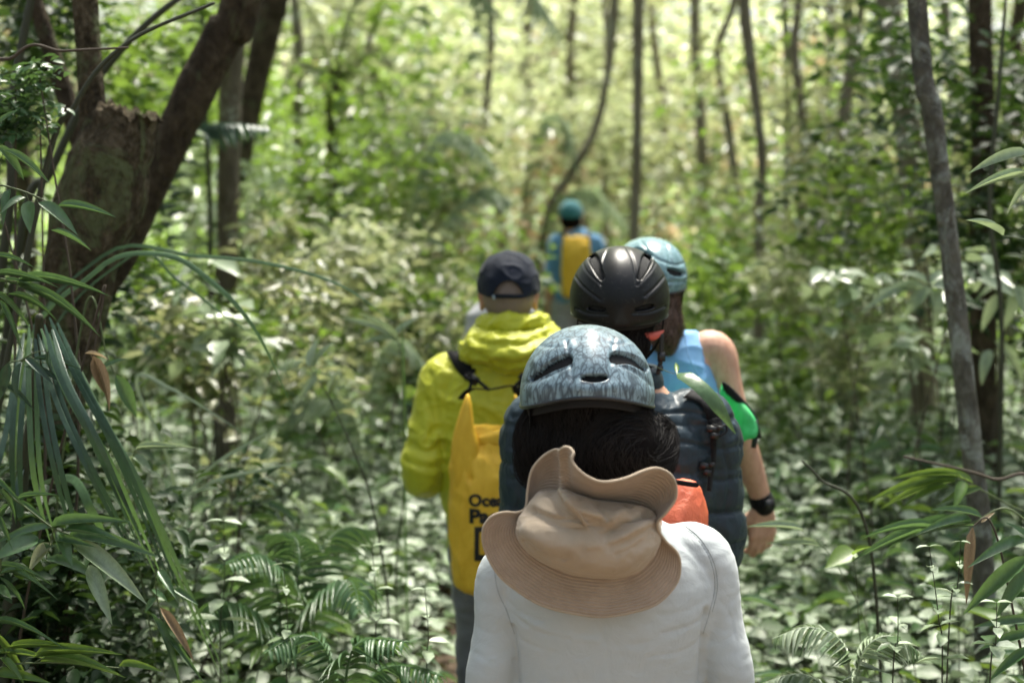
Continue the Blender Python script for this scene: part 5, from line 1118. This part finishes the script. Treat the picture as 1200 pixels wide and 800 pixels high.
for sx, n in ((-1, 'L'), (1, 'R')): parts += sleeve(J5['sh'+n], J5['el'+n], J5['wr'+n], (.060, .054, .048), sx, .02)
V, F = remesh(parts, .01, 4); N = vnormals(V, F); V = crumple(V, N, .01, (8, 8, 14), 2); mesh_obj('shirt', V, F, m_t5, p5)
V, F = ellipsoid(J5['head']+np.array((0, -.02, -.005)), (.080, .09, .09)); mesh_obj('hair', V, F, hm1b, p5)
cap('teal cap on the distant person\'s head', J5['head']+np.array((0, 0, .005)), 1.05, cloth('cap_teal', (.02, .13, .16), (.04, .19, .22), .8), False)
bag5 = thing('dry_bag', (X5, Y5-.2, 1.2), 'yellow dry bag on the distant person\'s blue shirt', 'backpack', 'dry bags carried on backs')
bag_body(X5-.01, Y5-.21, .98, AT(675, 276, Y5)[2], .108, .075, M['tarp_yellow'], bag5)
for sx in (-1, 1): strap_tube([(X5+sx*.09, Y5, 1.46), (X5+sx*.09, Y5-.12, 1.42), (X5+sx*.07, Y5-.19, 1.34)], .02, bag5)

# =============================== 6. stooping hiker almost hidden behind the capped one
Y6 = 6.3; X6 = AT(590, 350, Y6)[0]; H6 = 1.5
p6, J6 = person('person in pale grey almost wholly hidden behind the navy-capped hiker', H6, X6, Y6, dict(J=dict(head=(X6+.03, Y6+.16, 1.395), neck=(X6+.01, Y6+.04, 1.25), shL=(X6-.115, Y6, 1.20), shR=(X6+.115, Y6, 1.20), elL=(X6-.13, Y6, .95), elR=(X6+.13, Y6, .95), wrL=(X6-.12, Y6+.1, .74), wrR=(X6+.12, Y6+.1, .74)), trouser=M['trouser_tan'], tw=.9), M['skin'])
m_t6 = cloth('shirt_grey', (.30, .31, .33), (.42, .42, .43), .8, 600, .2, 5)
z = [(.80, X6, Y6-.02, .13, .11, 2.3), (1.0, X6, Y6-.02, .13, .11, 2.3), (1.2, X6, Y6, .14, .11, 2.3), (1.30, X6, Y6+.02, .11, .09, 2.2), (1.36, X6+.01, Y6+.04, .07, .065, 2)]
parts = [zloft(z, 40)]
for sx, n in ((-1, 'L'), (1, 'R')): parts += sleeve(J6['sh'+n]+np.array((sx*-.01, 0, .03)), J6['el'+n], J6['wr'+n], (.060, .052, .040), sx, .9)
V, F = remesh(parts, .009, 4); N = vnormals(V, F); V = crumple(V, N, .006, (8, 8, 14), 2); mesh_obj('shirt', V, F, m_t6, p6)
V, F = ellipsoid(J6['head']+np.array((0, -.015, .02)), (.078, .095, .09)); mesh_obj('hair', V, F, hm1b, p6)

# ================================================================== plants close to the path
BL = {k: T_blade(8, k) for k in (.05, .15, .3, .5)}
def blades(L, Y, dr=.15, jitter=.06):
    """leaves given by base and tip in the photo: (x0, y0, x1, y1, width px, [depth change])"""
    P, D, U, Ln, W = [], [], [], [], []
    for q in L:
        y0 = Y+random.uniform(-jitter, jitter)*.3; b = AT(q[0], q[1], y0); e = AT(q[2], q[3], y0+(q[5] if len(q) > 5 else random.uniform(-jitter, jitter)))
        d = e-b; ln = np.linalg.norm(d); u = np.array((random.gauss(0, .25), -.75+random.gauss(0, .2), 1.)); u -= d/ln*(u@d)/ln; u /= np.linalg.norm(u)
        d = d+u*ln*dr*.85; P.append(b); D.append(d); U.append(u); Ln.append(ln*1.05); W.append(q[4]*Y/FPX*1.15)
    k = min(BL, key=lambda z: abs(z-dr)); return leaves(BL[k], np.array(P), np.array(D), np.array(U), np.array(Ln), np.array(W))
def stem_from_ground(path_px, Y, gx):
    P = [AT(a, b, Y) for a, b in path_px]; g = np.array((gx, Y+.05, 0.)); g[2] = float(gz(gx, Y))-.03
    return [g, (g+P[0])/2+np.array((.03*math.copysign(1, gx-P[0][0]), 0, .08))]+P
def sprig(label, stem_px, Y, gx, L, m='blade', dr=.15, r=.004, name='bamboo_shoot', cat='plant', group='leafy shoots beside the path', extra=None, stem_m='stem', jitter=.06):
    P = stem_from_ground(stem_px, Y, gx); t = thing(name, (P[0][0], P[0][1], 0), label, cat, group)
    S = [catmull(P, 8*len(P))]
    for q in L:      # leaf stalks back to the stem
        b = AT(q[0], q[1], Y); st = S[0]; i = int(np.argmin(np.linalg.norm(st-b, axis=1)))
        if np.linalg.norm(st[i]-b) > .008: S.append(catmull([st[max(0, i-2)], (st[max(0, i-2)]+b)/2+np.array((0, 0, .006)), b], 6))
    V, F = tubes_arr(S, [r]+[r*.45]*(len(S)-1), 6); mesh_obj('stem', V, F, M[stem_m], t)
    V, F = blades(L, Y, dr, jitter); mesh_obj('leaves', V, F, M[m], t)
    if extra:
        for e, mm, nm in extra: V, F = blades(e, Y, .1); mesh_obj(nm, V, F, M[mm], t)
    return t
def ribbon(P, w, m, parent=None, name='leaf', pleats=1, ud=(0, -.5, 1)):
    """long strap leaf through 3D points, w widths, pleated across"""
    P = catmull(P, 40); n = len(P); T = np.gradient(P, axis=0); T /= np.linalg.norm(T, axis=1)[:, None]
    S = np.cross(T, np.array(ud, float)); S /= np.linalg.norm(S, axis=1)[:, None]; N = np.cross(S, T); s = np.linspace(0, 1, n); wv = w*np.minimum(1, .35+s*4)*np.clip((1-s)*3.2, .03, 1)**.8
    k = 2*pleats+1; V = np.stack([P+S*(wv*(j/(k-1)-.5))[:, None]+N*(wv*(.16/pleats)*(j % 2))[:, None] for j in range(k)], 1).reshape(-1, 3)
    i = np.arange(n-1)[:, None]*k; j = np.arange(k-1)[None]; return V, [np.stack([i+j, i+j+1, i+k+j+1, i+k+j], -1).reshape(-1, 4)]
def frond_geo(P, ll, lw, n=26, droop=.4, ang=.9, side=None, spread=.35):
    P = catmull(P, 60); T = np.gradient(P, axis=0); T /= np.linalg.norm(T, axis=1)[:, None]; B, D, U, Ln = [], [], [], []
    for i in range(n):
        s = .14+.85*i/n; q = int(s*59); sd_ = np.cross(T[q], (0, 0, 1.)) if side is None else np.array(side, float); sd_ = sd_/np.linalg.norm(sd_)
        for sx in (-1, 1):
            B.append(P[q]); d = T[q]*math.cos(ang)+sd_*sx*math.sin(ang)+np.array((0, 0, -spread*random.uniform(.6, 1.3))); D.append(d); U.append(np.cross(sd_*sx, T[q])*sx+np.array((0, 0, .4))); Ln.append(ll*math.sin(math.pi*min(.97, .18+.8*s))**.7*random.uniform(.9, 1.1))
    Ln = np.array(Ln); V, F = leaves(T_blade(4, droop), np.array(B), np.array(D), np.array(U), Ln, np.full(len(Ln), lw)); R_, Fr = tubes_arr([P], [.004], 5); return (V, F), (R_, Fr)
def palm(label, fronds, base, ll, lw, m='blade', n=26, droop=.4, name='fern', cat='fern', group=None, **kw):
    t = thing(name, (base[0], base[1], float(gz(base[0], base[1]))), label, cat, group)
    for P in fronds:
        (V, F), (V2, F2) = frond_geo([np.array(p) for p in P], ll, lw, n, droop, **kw); Va, Fa = merge_arr([(V, F), (V2, F2)]); mesh_obj('frond', Va, Fa, M[m], t)
    return t

M['dead'] = leafmat('leaf_dead', [(.17, .11, .065), (.30, .22, .14), (.24, .16, .10)], .7, .15, (.35, .24, .12), spec=.2, veins=90)
# left edge bamboo-like shoots
sprig('hanging narrow leaves in front of the broken trunk at the left edge', [(-30, 300), (-10, 225), (20, 222), (70, 243)], 3.0, -1.35,
      [(-4, 170, 28, 210, 11), (4, 176, 58, 214, 9), (34, 236, 35, 272, 14), (45, 238, 90, 274, 15), (67, 242, 134, 253, 9), (60, 270, 106, 292, 7), (12, 222, 4, 262, 9), (30, 232, 0, 250, 9), (-6, 150, 22, 128, 6)], dr=.15)
sprig('thin curved blades fanning from the left edge at mid height', [(-30, 480), (-12, 340), (20, 330)], 2.9, -1.25,
      [(-5, 322, 66, 334, 5), (0, 330, 60, 348, 5), (20, 330, 126, 343, 6), (22, 336, 116, 389, 7), (-10, 340, 36, 384, 6), (0, 352, 26, 410, 6), (-10, 300, 40, 312, 5), (10, 345, 66, 372, 5)], dr=.3)
sprig('dark hanging leaf cluster below the broken trunk', [(-30, 560), (0, 440), (30, 420)], 3.1, -1.3,
      [(10, 425, -2, 470, 12), (30, 420, 62, 450, 8), (25, 425, 20, 470, 10), (40, 420, 95, 432, 6), (30, 430, 80, 452, 7), (58, 410, 62, 440, 5), (75, 432, 76, 466, 6), (0, 450, 40, 480, 7)], m='palm')
sprig('layered bamboo leaf spray with a torn pale leaf at lower left', [(-20, 700), (0, 580), (20, 587), (60, 617), (82, 626)], 2.85, -1.15,
      [(60, 617, 150, 610, 12), (78, 628, 184, 651, 15), (69, 622, 84, 664, 14), (54, 655, 118, 681, 15), (60, 618, -6, 636, 11), (45, 630, -8, 655, 20), (60, 640, 34, 668, 18), (20, 587, 54, 612, 7), (20, 585, 66, 579, 5), (75, 622, 140, 632, 12), (65, 632, 110, 640, 9), (12, 590, -4, 620, 6)], dr=.15,
      extra=[([(85, 636, 170, 702, 20), (105, 662, 130, 728, 16)], 'pale', 'pale_leaf'), ([(60, 636, 33, 668, 15)], 'yellow', 'yellowed_leaf')])
sprig('low bright green blade cluster in the bottom left corner', [(-40, 860), (-10, 790), (45, 776), (140, 782)], 2.8, -1.15,
      [(48, 775, 136, 787, 12), (140, 780, 190, 786, 9), (-8, 765, 60, 772, 7), (0, 770, 28, 800, 9), (40, 770, 140, 765, 9), (60, 772, 145, 792, 8), (-5, 740, 30, 790, 8), (10, 760, 90, 758, 6), (-10, 790, 60, 800, 12)], m='ug2', dr=.15)
sprig('arching grassy tuft at the left edge above the bottom corner', [(-20, 720), (-10, 680), (5, 672)], 2.8, -1.15,
      [(-5, 664, 58, 680, 5), (0, 668, 64, 696, 5), (0, 672, 46, 676, 5), (-5, 730, 68, 752, 5), (0, 676, 30, 712, 5), (-5, 690, 14, 700, 14), (-5, 572, 20, 610, 5), (-5, 560, 28, 592, 5), (-5, 600, 14, 640, 5), (-5, 580, 12, 640, 4)], dr=.5)
sprig('small leafy twig with a hanging straw-coloured dead leaf at lower left', [(214, 830), (190, 730), (183, 690), (181, 655)], 3.0, -.78,
      [(186, 668, 206, 700, 10), (204, 690, 232, 708, 8), (183, 700, 170, 718, 8), (183, 694, 196, 704, 7), (188, 700, 178, 690, 6)], m='blade', r=.003,
      extra=[([(188, 712, 227, 772, 10)], 'dead', 'dead_leaf'), ([(178, 720, 212, 800, 9), (190, 740, 240, 800, 6)], 'blade', 'hanging_blade')])
sprig('curled orange-brown dead leaf hanging beside the broken trunk', [(118, 350), (112, 400), (108, 418)], 3.2, -1.28, [(100, 414, 126, 420, 4)], m='dry', extra=[([(106, 416, 131, 480, 10), (110, 418, 122, 462, 8)], 'dead', 'dead_leaf')], stem_m='twig')
sprig('star-shaped leaf cluster low in the left middle', [(160, 640), (158, 560), (156, 532)], 3.4, -.9, [(156, 532, 128, 548, 9), (156, 534, 178, 552, 10), (156, 534, 154, 552, 10), (160, 526, 206, 523, 7), (158, 528, 230, 524, 5)], m='pale', r=.0025)
sprig('dangling dark oval leaf right of the dead orange leaf', [(100, 360), (126, 420), (136, 440)], 3.4, -1.2, [(136, 440, 160, 488, 15), (120, 432, 150, 420, 6)], m='blade')
# big dark pleated palm sweeping down on the left
def pleated_palm():
    t = thing('palm', (-1.25, 3.2, 0), 'dark pleated palm leaf of long folded straps sweeping down at left', 'palm')
    fr = [((52, 380), (70, 440), (110, 520), (168, 652), 15), ((48, 385), (75, 455), (125, 545), (190, 690), 14), ((44, 390), (66, 470), (108, 560), (160, 660), 13), ((40, 380), (48, 470), (66, 560), (92, 650), 14), ((34, 380), (34, 470), (40, 560), (60, 640), 14),
          ((58, 372), (88, 440), (140, 540), (215, 720), 13), ((28, 390), (18, 460), (14, 540), (20, 620), 14), ((60, 380), (110, 480), (170, 590), (262, 800), 14), ((24, 400), (8, 500), (-6, 560), (-20, 640), 14), ((38, 560), (24, 555), (22, 600), (36, 640), 20), ((50, 565), (86, 562), (108, 600), (130, 640), 22)]
    fr += [tuple((q[0]+dx, q[1]+6) for q in f[:4])+(f[4],) for f in fr[:8] for dx in (9,)]
    for j, (a, b, c, d, w_) in enumerate(fr):
        j = j % 11
        yy = 3.15+.03*j; V, F = ribbon([AT(*a, yy), AT(*b, yy-.12), AT(*c, yy-.16), AT(*d, yy-.05)], w_*yy/FPX*.45, None, pleats=2, ud=(random.uniform(-.3, .3), -1, .4)); mesh_obj('leaf_strap', V, F, M['blade' if j % 3 == 1 else 'palm'], t)
    P = [np.array((-1.3, 3.3, -.02)), AT(20, 620, 3.35), AT(40, 470, 3.3), AT(46, 372, 3.2)]; V, F = limb(P, [.02, .016, .012, .01], 8, 24); mesh_obj('stalk', V, F, M['stem_dark'], t)
pleated_palm()
def grass_arch(label, paths, Y, gx, m='blade', group='arching grass blades'):
    t = thing('grass_blade', (gx, Y, 0), label, 'grass', group)
    for pts, w_ in paths:
        P = [np.array((gx, Y+.1, -.02))]+[AT(a, b, Y+(c if len(q) > 2 else 0)) for q in pts for a, b, c in [(q[0], q[1], q[2] if len(q) > 2 else 0)]]
        V, F = ribbon(P, w_*Y/FPX*.6, None, pleats=1, ud=(0, -.9, .5)); mesh_obj('blade', V, F, M[m], t)
grass_arch('long pale blade arching down to the right beside the broken trunk', [([(20, 470), (110, 320), (190, 298), (250, 332), (300, 388), (343, 478)], 11)], 3.5, -1.3, 'blade')
grass_arch('long thin blade arching above the leafy ground right towards the navy cap', [([(20, 460), (120, 300), (230, 300), (320, 310), (400, 335), (462, 378)], 8), ([(30, 470), (150, 302), (210, 330), (270, 375), (318, 402)], 5)], 3.9, -1.5, 'blade')
grass_arch('pale blades crossing low left of the lime jacket', [([(180, 640), (240, 570), (300, 552), (380, 535)], 7), ([(200, 640), (235, 560), (290, 520), (330, 500)], 7), ([(210, 600), (160, 450), (200, 455), (290, 510)], 7)], 4.0, -1.0, 'pale')
grass_arch('thin green cane beside the lime sleeve', [([(475, 620), (474, 480), (472, 400), (470, 372)], 4)], 4.6, -.35, 'blade')
sprig('dark thin stem bowed over with leaves left of the lime jacket', [(436, 590), (415, 530), (385, 465), (362, 430)], 4.3, -.4, [(362, 430, 372, 398, 10), (366, 432, 392, 400, 10), (372, 440, 350, 470, 8), (385, 460, 400, 430, 6)], m='pale', stem_m='stem_dark')
sprig('pale strappy leaf pair pointing at the navy cap', [(474, 560), (470, 420), (462, 396)], 4.6, -.36, [(462, 396, 400, 372, 9), (464, 398, 424, 402, 9), (462, 394, 490, 372, 8), (466, 400, 420, 366, 7)], m='pale')
# right hand side shoots
sprig('bamboo leaf fan reaching in from the lower right edge', [(1260, 760), (1235, 660), (1205, 640)], 3.0, 1.32,
      [(1208, 652, 1130, 718, 18), (1204, 634, 1136, 663, 14), (1210, 668, 1168, 722, 16), (1206, 728, 1142, 734, 11), (1212, 744, 1148, 760, 12), (1214, 640, 1180, 612, 10), (1210, 760, 1160, 796, 12), (1212, 700, 1176, 700, 9)], dr=.15)
sprig('long drooping bamboo spray under the slim lichened trunk', [(1260, 700), (1190, 600), (1140, 612), (1100, 620)], 3.3, 1.4,
      [(1142, 616, 1000, 652, 13), (1138, 610, 1075, 624, 11), (1120, 618, 1040, 640, 10), (1150, 606, 1090, 596, 9), (1100, 620, 1010, 628, 8)], dr=.3)
sprig('horizontal bamboo spray crossing the slim lichened trunk', [(1260, 640), (1180, 590), (1122, 560)], 3.6, 1.55,
      [(1122, 560, 1018, 586, 11), (1120, 564, 1034, 594, 10), (1112, 570, 1060, 592, 11), (1126, 558, 1046, 560, 8), (1130, 564, 1118, 596, 12), (1140, 566, 1090, 548, 8), (1150, 572, 1100, 590, 9)], m='ug2', dr=.15)
sprig('single narrow straw-coloured dead leaf hanging at right', [(1180, 680), (1160, 610), (1140, 616)], 3.05, 1.2, [(1150, 612, 1166, 600, 4)], m='dry', extra=[([(1140, 618, 1132, 706, 11)], 'dead', 'dead_leaf')], stem_m='twig')
sprig('rounded bright green leaf standing alone in the pale ground cover', [(1010, 760), (1004, 680), (1000, 648)], 3.4, .95, [(1002, 646, 968, 664, 24), (1000, 650, 1020, 640, 8)], m='bright', r=.002)
sprig('pale pointed leaves entering at the right edge beside the lichened trunk', [(1290, 420), (1240, 200), (1205, 192)], 3.1, 1.5, [(1208, 180, 1136, 202, 15), (1205, 206, 1134, 224, 8), (1175, 276, 1134, 257, 11), (1212, 212, 1180, 250, 7)], m='pale', dr=.15)
sprig('thin blade poking out from behind the wristband', [(1020, 760), (980, 660), (940, 622)], 3.6, .85, [(942, 622, 878, 616, 9), (960, 640, 900, 636, 7)], m='pale', r=.002)
sprig('large pale leaves drooping in front of the right-hand trunks', [(1120, 480), (1098, 360), (1085, 338)], 5.0, 1.5, [(1085, 338, 1010, 362, 16), (1088, 336, 1060, 372, 15), (1090, 338, 1096, 385, 16), (1086, 334, 1050, 318, 12), (1092, 336, 1140, 350, 14), (1090, 332, 1120, 318, 12), (1084, 340, 1030, 340, 12)], m='pale', dr=.5)
sprig('long pale leaves hanging at the right edge behind the lichened trunk', [(1250, 520), (1200, 350), (1185, 330)], 5.2, 2.0, [(1185, 330, 1142, 352, 14), (1186, 332, 1176, 388, 15), (1190, 334, 1205, 380, 14), (1185, 328, 1150, 318, 10), (1170, 345, 1150, 388, 12), (1165, 400, 1200, 450, 12), (1160, 410, 1150, 450, 12)], m='pale', dr=.3)
# whorled seedlings
def seedling(px0, py0, px1, py1, Y, n, lw, label):
    P = [AT(px1, py1, Y), AT((px0+px1)/2+3, (py0+py1)/2, Y), AT(px0, py0, Y)]; g = P[0]*1.0; g[2] = float(gz(g[0], Y))-.02; S = catmull([g]+P, 30)
    t = thing('seedling', (g[0], g[1], 0), label, 'seedling', 'upright seedlings with paired leaves'); V, F = tubes_arr([S], [.0022], 5); mesh_obj('stem', V, F, M['stem_dark'], t)
    B, D, L_ = [], [], []
    for i in range(n):
        q = S[int(29*(1-.72*i/n))]; a = i*1.57+random.uniform(-.3, .3)
        for s in (0, math.pi): B.append(q); D.append((math.cos(a+s), math.sin(a+s), random.uniform(-.1, .35))); L_.append(lw*(.55+.6*i/n)*Y/FPX)
    B, D, L_ = map(np.array, (B, D, L_)); V, F = leaves(T_ell(.1, .2), B, D, upv(len(B), .15), L_, L_*.5); mesh_obj('leaves', V, F, M['ug'], t)
seedling(1089, 640, 1104, 800, 2.95, 7, 30, 'tallest seedling with paired leaves at lower right')
seedling(1126, 634, 1112, 740, 3.0, 5, 22, 'short seedling beside the tallest one at lower right')
seedling(1052, 700, 1046, 800, 3.0, 4, 34, 'broad-leaved seedling left of the tallest seedling')
seedling(1168, 706, 1160, 800, 2.9, 4, 36, 'broad-leaved seedling below the bamboo fan at the right edge')
seedling(332, 660, 336, 800, 3.3, 6, 28, 'thin seedling in front of the ferns at lower left of centre')
seedling(262, 610, 258, 760, 3.5, 5, 40, 'leafy seedling with flat wide leaves left of the ferns')
seedling(436, 640, 440, 780, 3.5, 6, 30, 'seedling between the ferns and the hikers')
seedling(498, 690, 500, 800, 3.3, 4, 32, 'seedling close to the yellow dry bag\'s foot')
# ferns and palm fronds
def fr(pts, Y): return [AT(p[0], p[1], Y+(p[2] if len(p) > 2 else 0)) for p in pts]
palm('low fern with blurred feathery fronds at lower left of centre', [fr(p, 4.0) for p in ([(330, 780), (325, 690, -.2), (300, 650, -.3), (262, 662, -.5)], [(335, 780), (350, 680, -.1), (345, 630), (310, 625, .1)], [(335, 780), (380, 700, -.2), (410, 680, -.3), (424, 720, -.5)], [(332, 780), (290, 720, -.3), (262, 706, -.4), (240, 730, -.5)], [(338, 780), (370, 660, .1), (400, 620, .2), (440, 622, .3)])], (-.6, 4.0), .13, .012, 'blade', 24)
palm('fern fronds brushing the bottom edge left of the pale shirt', [fr(p, 3.3) for p in ([(400, 840), (410, 770, -.1), (430, 750, -.1), (480, 752, -.2)], [(400, 840), (380, 760), (350, 745), (310, 765, -.1)], [(402, 840), (440, 790), (470, 780), (520, 792, -.1)])], (-.4, 3.3), .11, .011, 'blade', 22)
palm('fern fronds along the bottom edge right of the pale shirt', [fr(p, 3.1) for p in ([(1000, 850), (990, 760), (950, 735), (905, 748)], [(1002, 850), (1010, 770), (1040, 745), (1080, 765)], [(1000, 850), (960, 800), (930, 790), (890, 802)])], (.8, 3.1), .10, .010, 'ug', 22)
palm('pale blurred palm frond arching beyond the far hiker\'s head', [fr([(600, 420), (640, 260), (690, 222), (738, 268)], 13.0), fr([(600, 420), (620, 180), (655, 140), (680, 200)], 13.0)], (.1, 13.0), .42, .05, 'pale', 26, .4, 'palm_fronds', 'palm', 'blurred palms')
palm('pale blurred palm frond drooping above the navy cap', [fr([(470, 320), (500, 180), (540, 158), (588, 205)], 9.0), fr([(470, 320), (540, 240), (570, 222), (600, 236)], 9.0)], (-.6, 9.0), .26, .035, 'pale', 26, .4, 'palm_fronds', 'palm', 'blurred palms')
palm('pale blurred palm frond hanging in from the top middle', [fr([(520, 300), (570, -30), (620, -10), (660, 48)], 10.0), fr([(520, 300), (500, -40), (545, -20), (590, 20)], 10.)], (-.2, 10.0), .30, .035, 'pale', 26, .5, 'palm_fronds', 'palm', 'blurred palms')
palm('dark palm frond and pale tip crossing the straight pale trunk', [fr([(180, 420), (210, 180), (250, 146), (320, 150)], 6.5), fr([(180, 420), (190, 200), (150, 180), (100, 230)], 6.5)], (-1.6, 6.5), .20, .03, 'palm', 24, .4, 'palm_fronds', 'palm', 'blurred palms')
palm('small tree fern with a dark stub at upper left of centre', [fr(p, 11.) for p in ([(392, 110), (385, 60), (372, 20), (352, -10)], [(392, 110), (398, 60), (410, 10), (430, -20)], [(392, 110), (410, 80), (440, 60), (466, 80)], [(392, 110), (376, 85), (350, 75), (330, 100)])], (-1.35, 11), .25, .035, 'yellow', 22, .4, 'tree_fern', 'tree fern')
V, F = limb([(AT(392, 300, 11)[0], 11, -.05), AT(390, 200, 11), AT(393, 108, 11), AT(392, 92, 11)], [.05, .05, .075, .09], 12, 30); tf = [o for o in bpy.data.objects if o.name.startswith('tree_fern')][0]; mesh_obj('trunk', V, F, M['bark_dark'], tf)
palm('broad low palm with pale fronds behind the lime sleeve', [fr(p, 6.2) for p in ([(430, 560), (400, 440), (350, 420), (300, 450)], [(430, 560), (440, 430), (470, 400), (500, 430)], [(430, 560), (410, 480), (360, 470), (330, 500)])], (-.7, 6.2), .17, .022, 'pale', 24, .4, 'palm_fronds', 'palm', 'blurred palms')
# thin leaning stems, left and right
def cane(label, pts, Y, gx, m='stem_dark', name='cane', group='thin bare stems'):
    P = np.array([(gx, Y, float(gz(gx, Y))-.03)]+[AT(p[0], p[1], Y) for p in pts]); R_ = np.array([pts[0][2]]+[p[2] for p in pts])*Y/FPX; V, F = limb(P, R_, 8, 50)
    o = mesh_obj(name, V, F, M[m], None, loc=P[0]); tag(o, label, 'stem', group)
cane('dark thin stem slanting up behind the broken trunk', [(20, 300, 5), (60, 200, 5), (110, 100, 4.5), (170, 30, 4), (235, -20, 3)], 4.3, -1.75)
cane('thin dark stem bowing right across the top left corner', [(40, 260, 4), (90, 120, 3), (150, 50, 2.5), (250, 4, 2)], 3.6, -1.6)
cane('dark upright stem at the far left edge', [(4, 300, 6), (10, 150, 5), (30, 30, 5), (44, -30, 4)], 4.1, -1.8)
cane('horizontal dead twig crossing the thin stem at top left', [(-60, 200, 3), (20, 64, 2), (75, 60, 1.6), (150, 56, 1.2)], 3.4, -1.6, 'twig')
cane('dark thin stem between the leaning trunk and the pale straight trunk', [(247, 420, 3), (246, 250, 3), (240, 120, 3), (236, -20, 3)], 7.0, -1.45)
cane('thin brown stem arching at the right edge behind the bamboo leaves', [(1230, 600, 2.5), (1160, 560, 2), (1060, 535, 1.5)], 3.7, 1.7, 'twig')
cane('thin dark stem in front of the right-hand bushes', [(1174, 400, 3), (1160, 250, 3), (1170, 110, 2.5), (1180, -20, 2)], 5.0, 1.75)
cane('thin bare stem rising from the ground cover right of the bare arm', [(1020, 640, 2), (960, 560, 1.6), (940, 540, 1)], 3.6, 1.0)
# single long leaf lying over the navy jacket's shoulder
def shoulder_leaf():
    t = thing('long_leaf', AT(800, 445, 3.28), 'long glossy green leaf lying across the shoulder of the puffer jacket', 'leaf')
    V, F = ribbon([AT(795, 438, 3.30), AT(806, 442, 3.27), AT(826, 458, 3.24), AT(846, 482, 3.24), AT(862, 508, 3.27)], 19*3.3/FPX, None, pleats=1, ud=(.3, -1, .6)); mesh_obj('leaf_blade', V, F, M['blade'], t)
    V, F = tubes_arr([catmull([AT(770, 430, 3.34), AT(784, 436, 3.31), AT(797, 439, 3.30)], 8)], [.0012], 5); mesh_obj('leaf_stalk', V, F, M['stem'], t)
    V, F = blades([(793, 438, 792, 424, 5)], 3.3, .1); mesh_obj('leaf_tip', V, F, M['bright'], t)
shoulder_leaf()

# ================================================================== pieces of parts go one level deeper
def nest():
    base = lambda o: o.name.split('.')[0]
    RULES = {'lettering': 'bag_body', 'printed_square': 'bag_body', 'folded_top': 'bag_body', 'rolled_top': 'bag_body', 'roll_top': 'bag_body', 'side_fold': 'bag_body', 'brim_binding': 'brim', 'hat_band_seam': 'crown', 'button': 'cap_crown', 'clasp': 'cap_crown',
             'rim': 'shell', 'fit_pad': 'strap', 'strap_buckle': 'strap', 'buckle': 'shoulder_strap', 'webbing_loop': 'shoulder_strap', 'adjusting_strap': 'shoulder_strap', 'watch_face': 'wristband', 'jacket_collar': 'jacket', 'hood': 'jacket', 'seam': 'tank_top', 'hair_strands': 'hair', 'edge_strip': 'bag_body'}
    for o in list(bpy.data.objects):
        if o.parent is None or base(o) not in RULES or o.parent.parent is not None: continue
        c = [q for q in bpy.data.objects if q.parent == o.parent and base(q) == RULES[base(o)]]
        if c: o.parent = c[0]
nest()
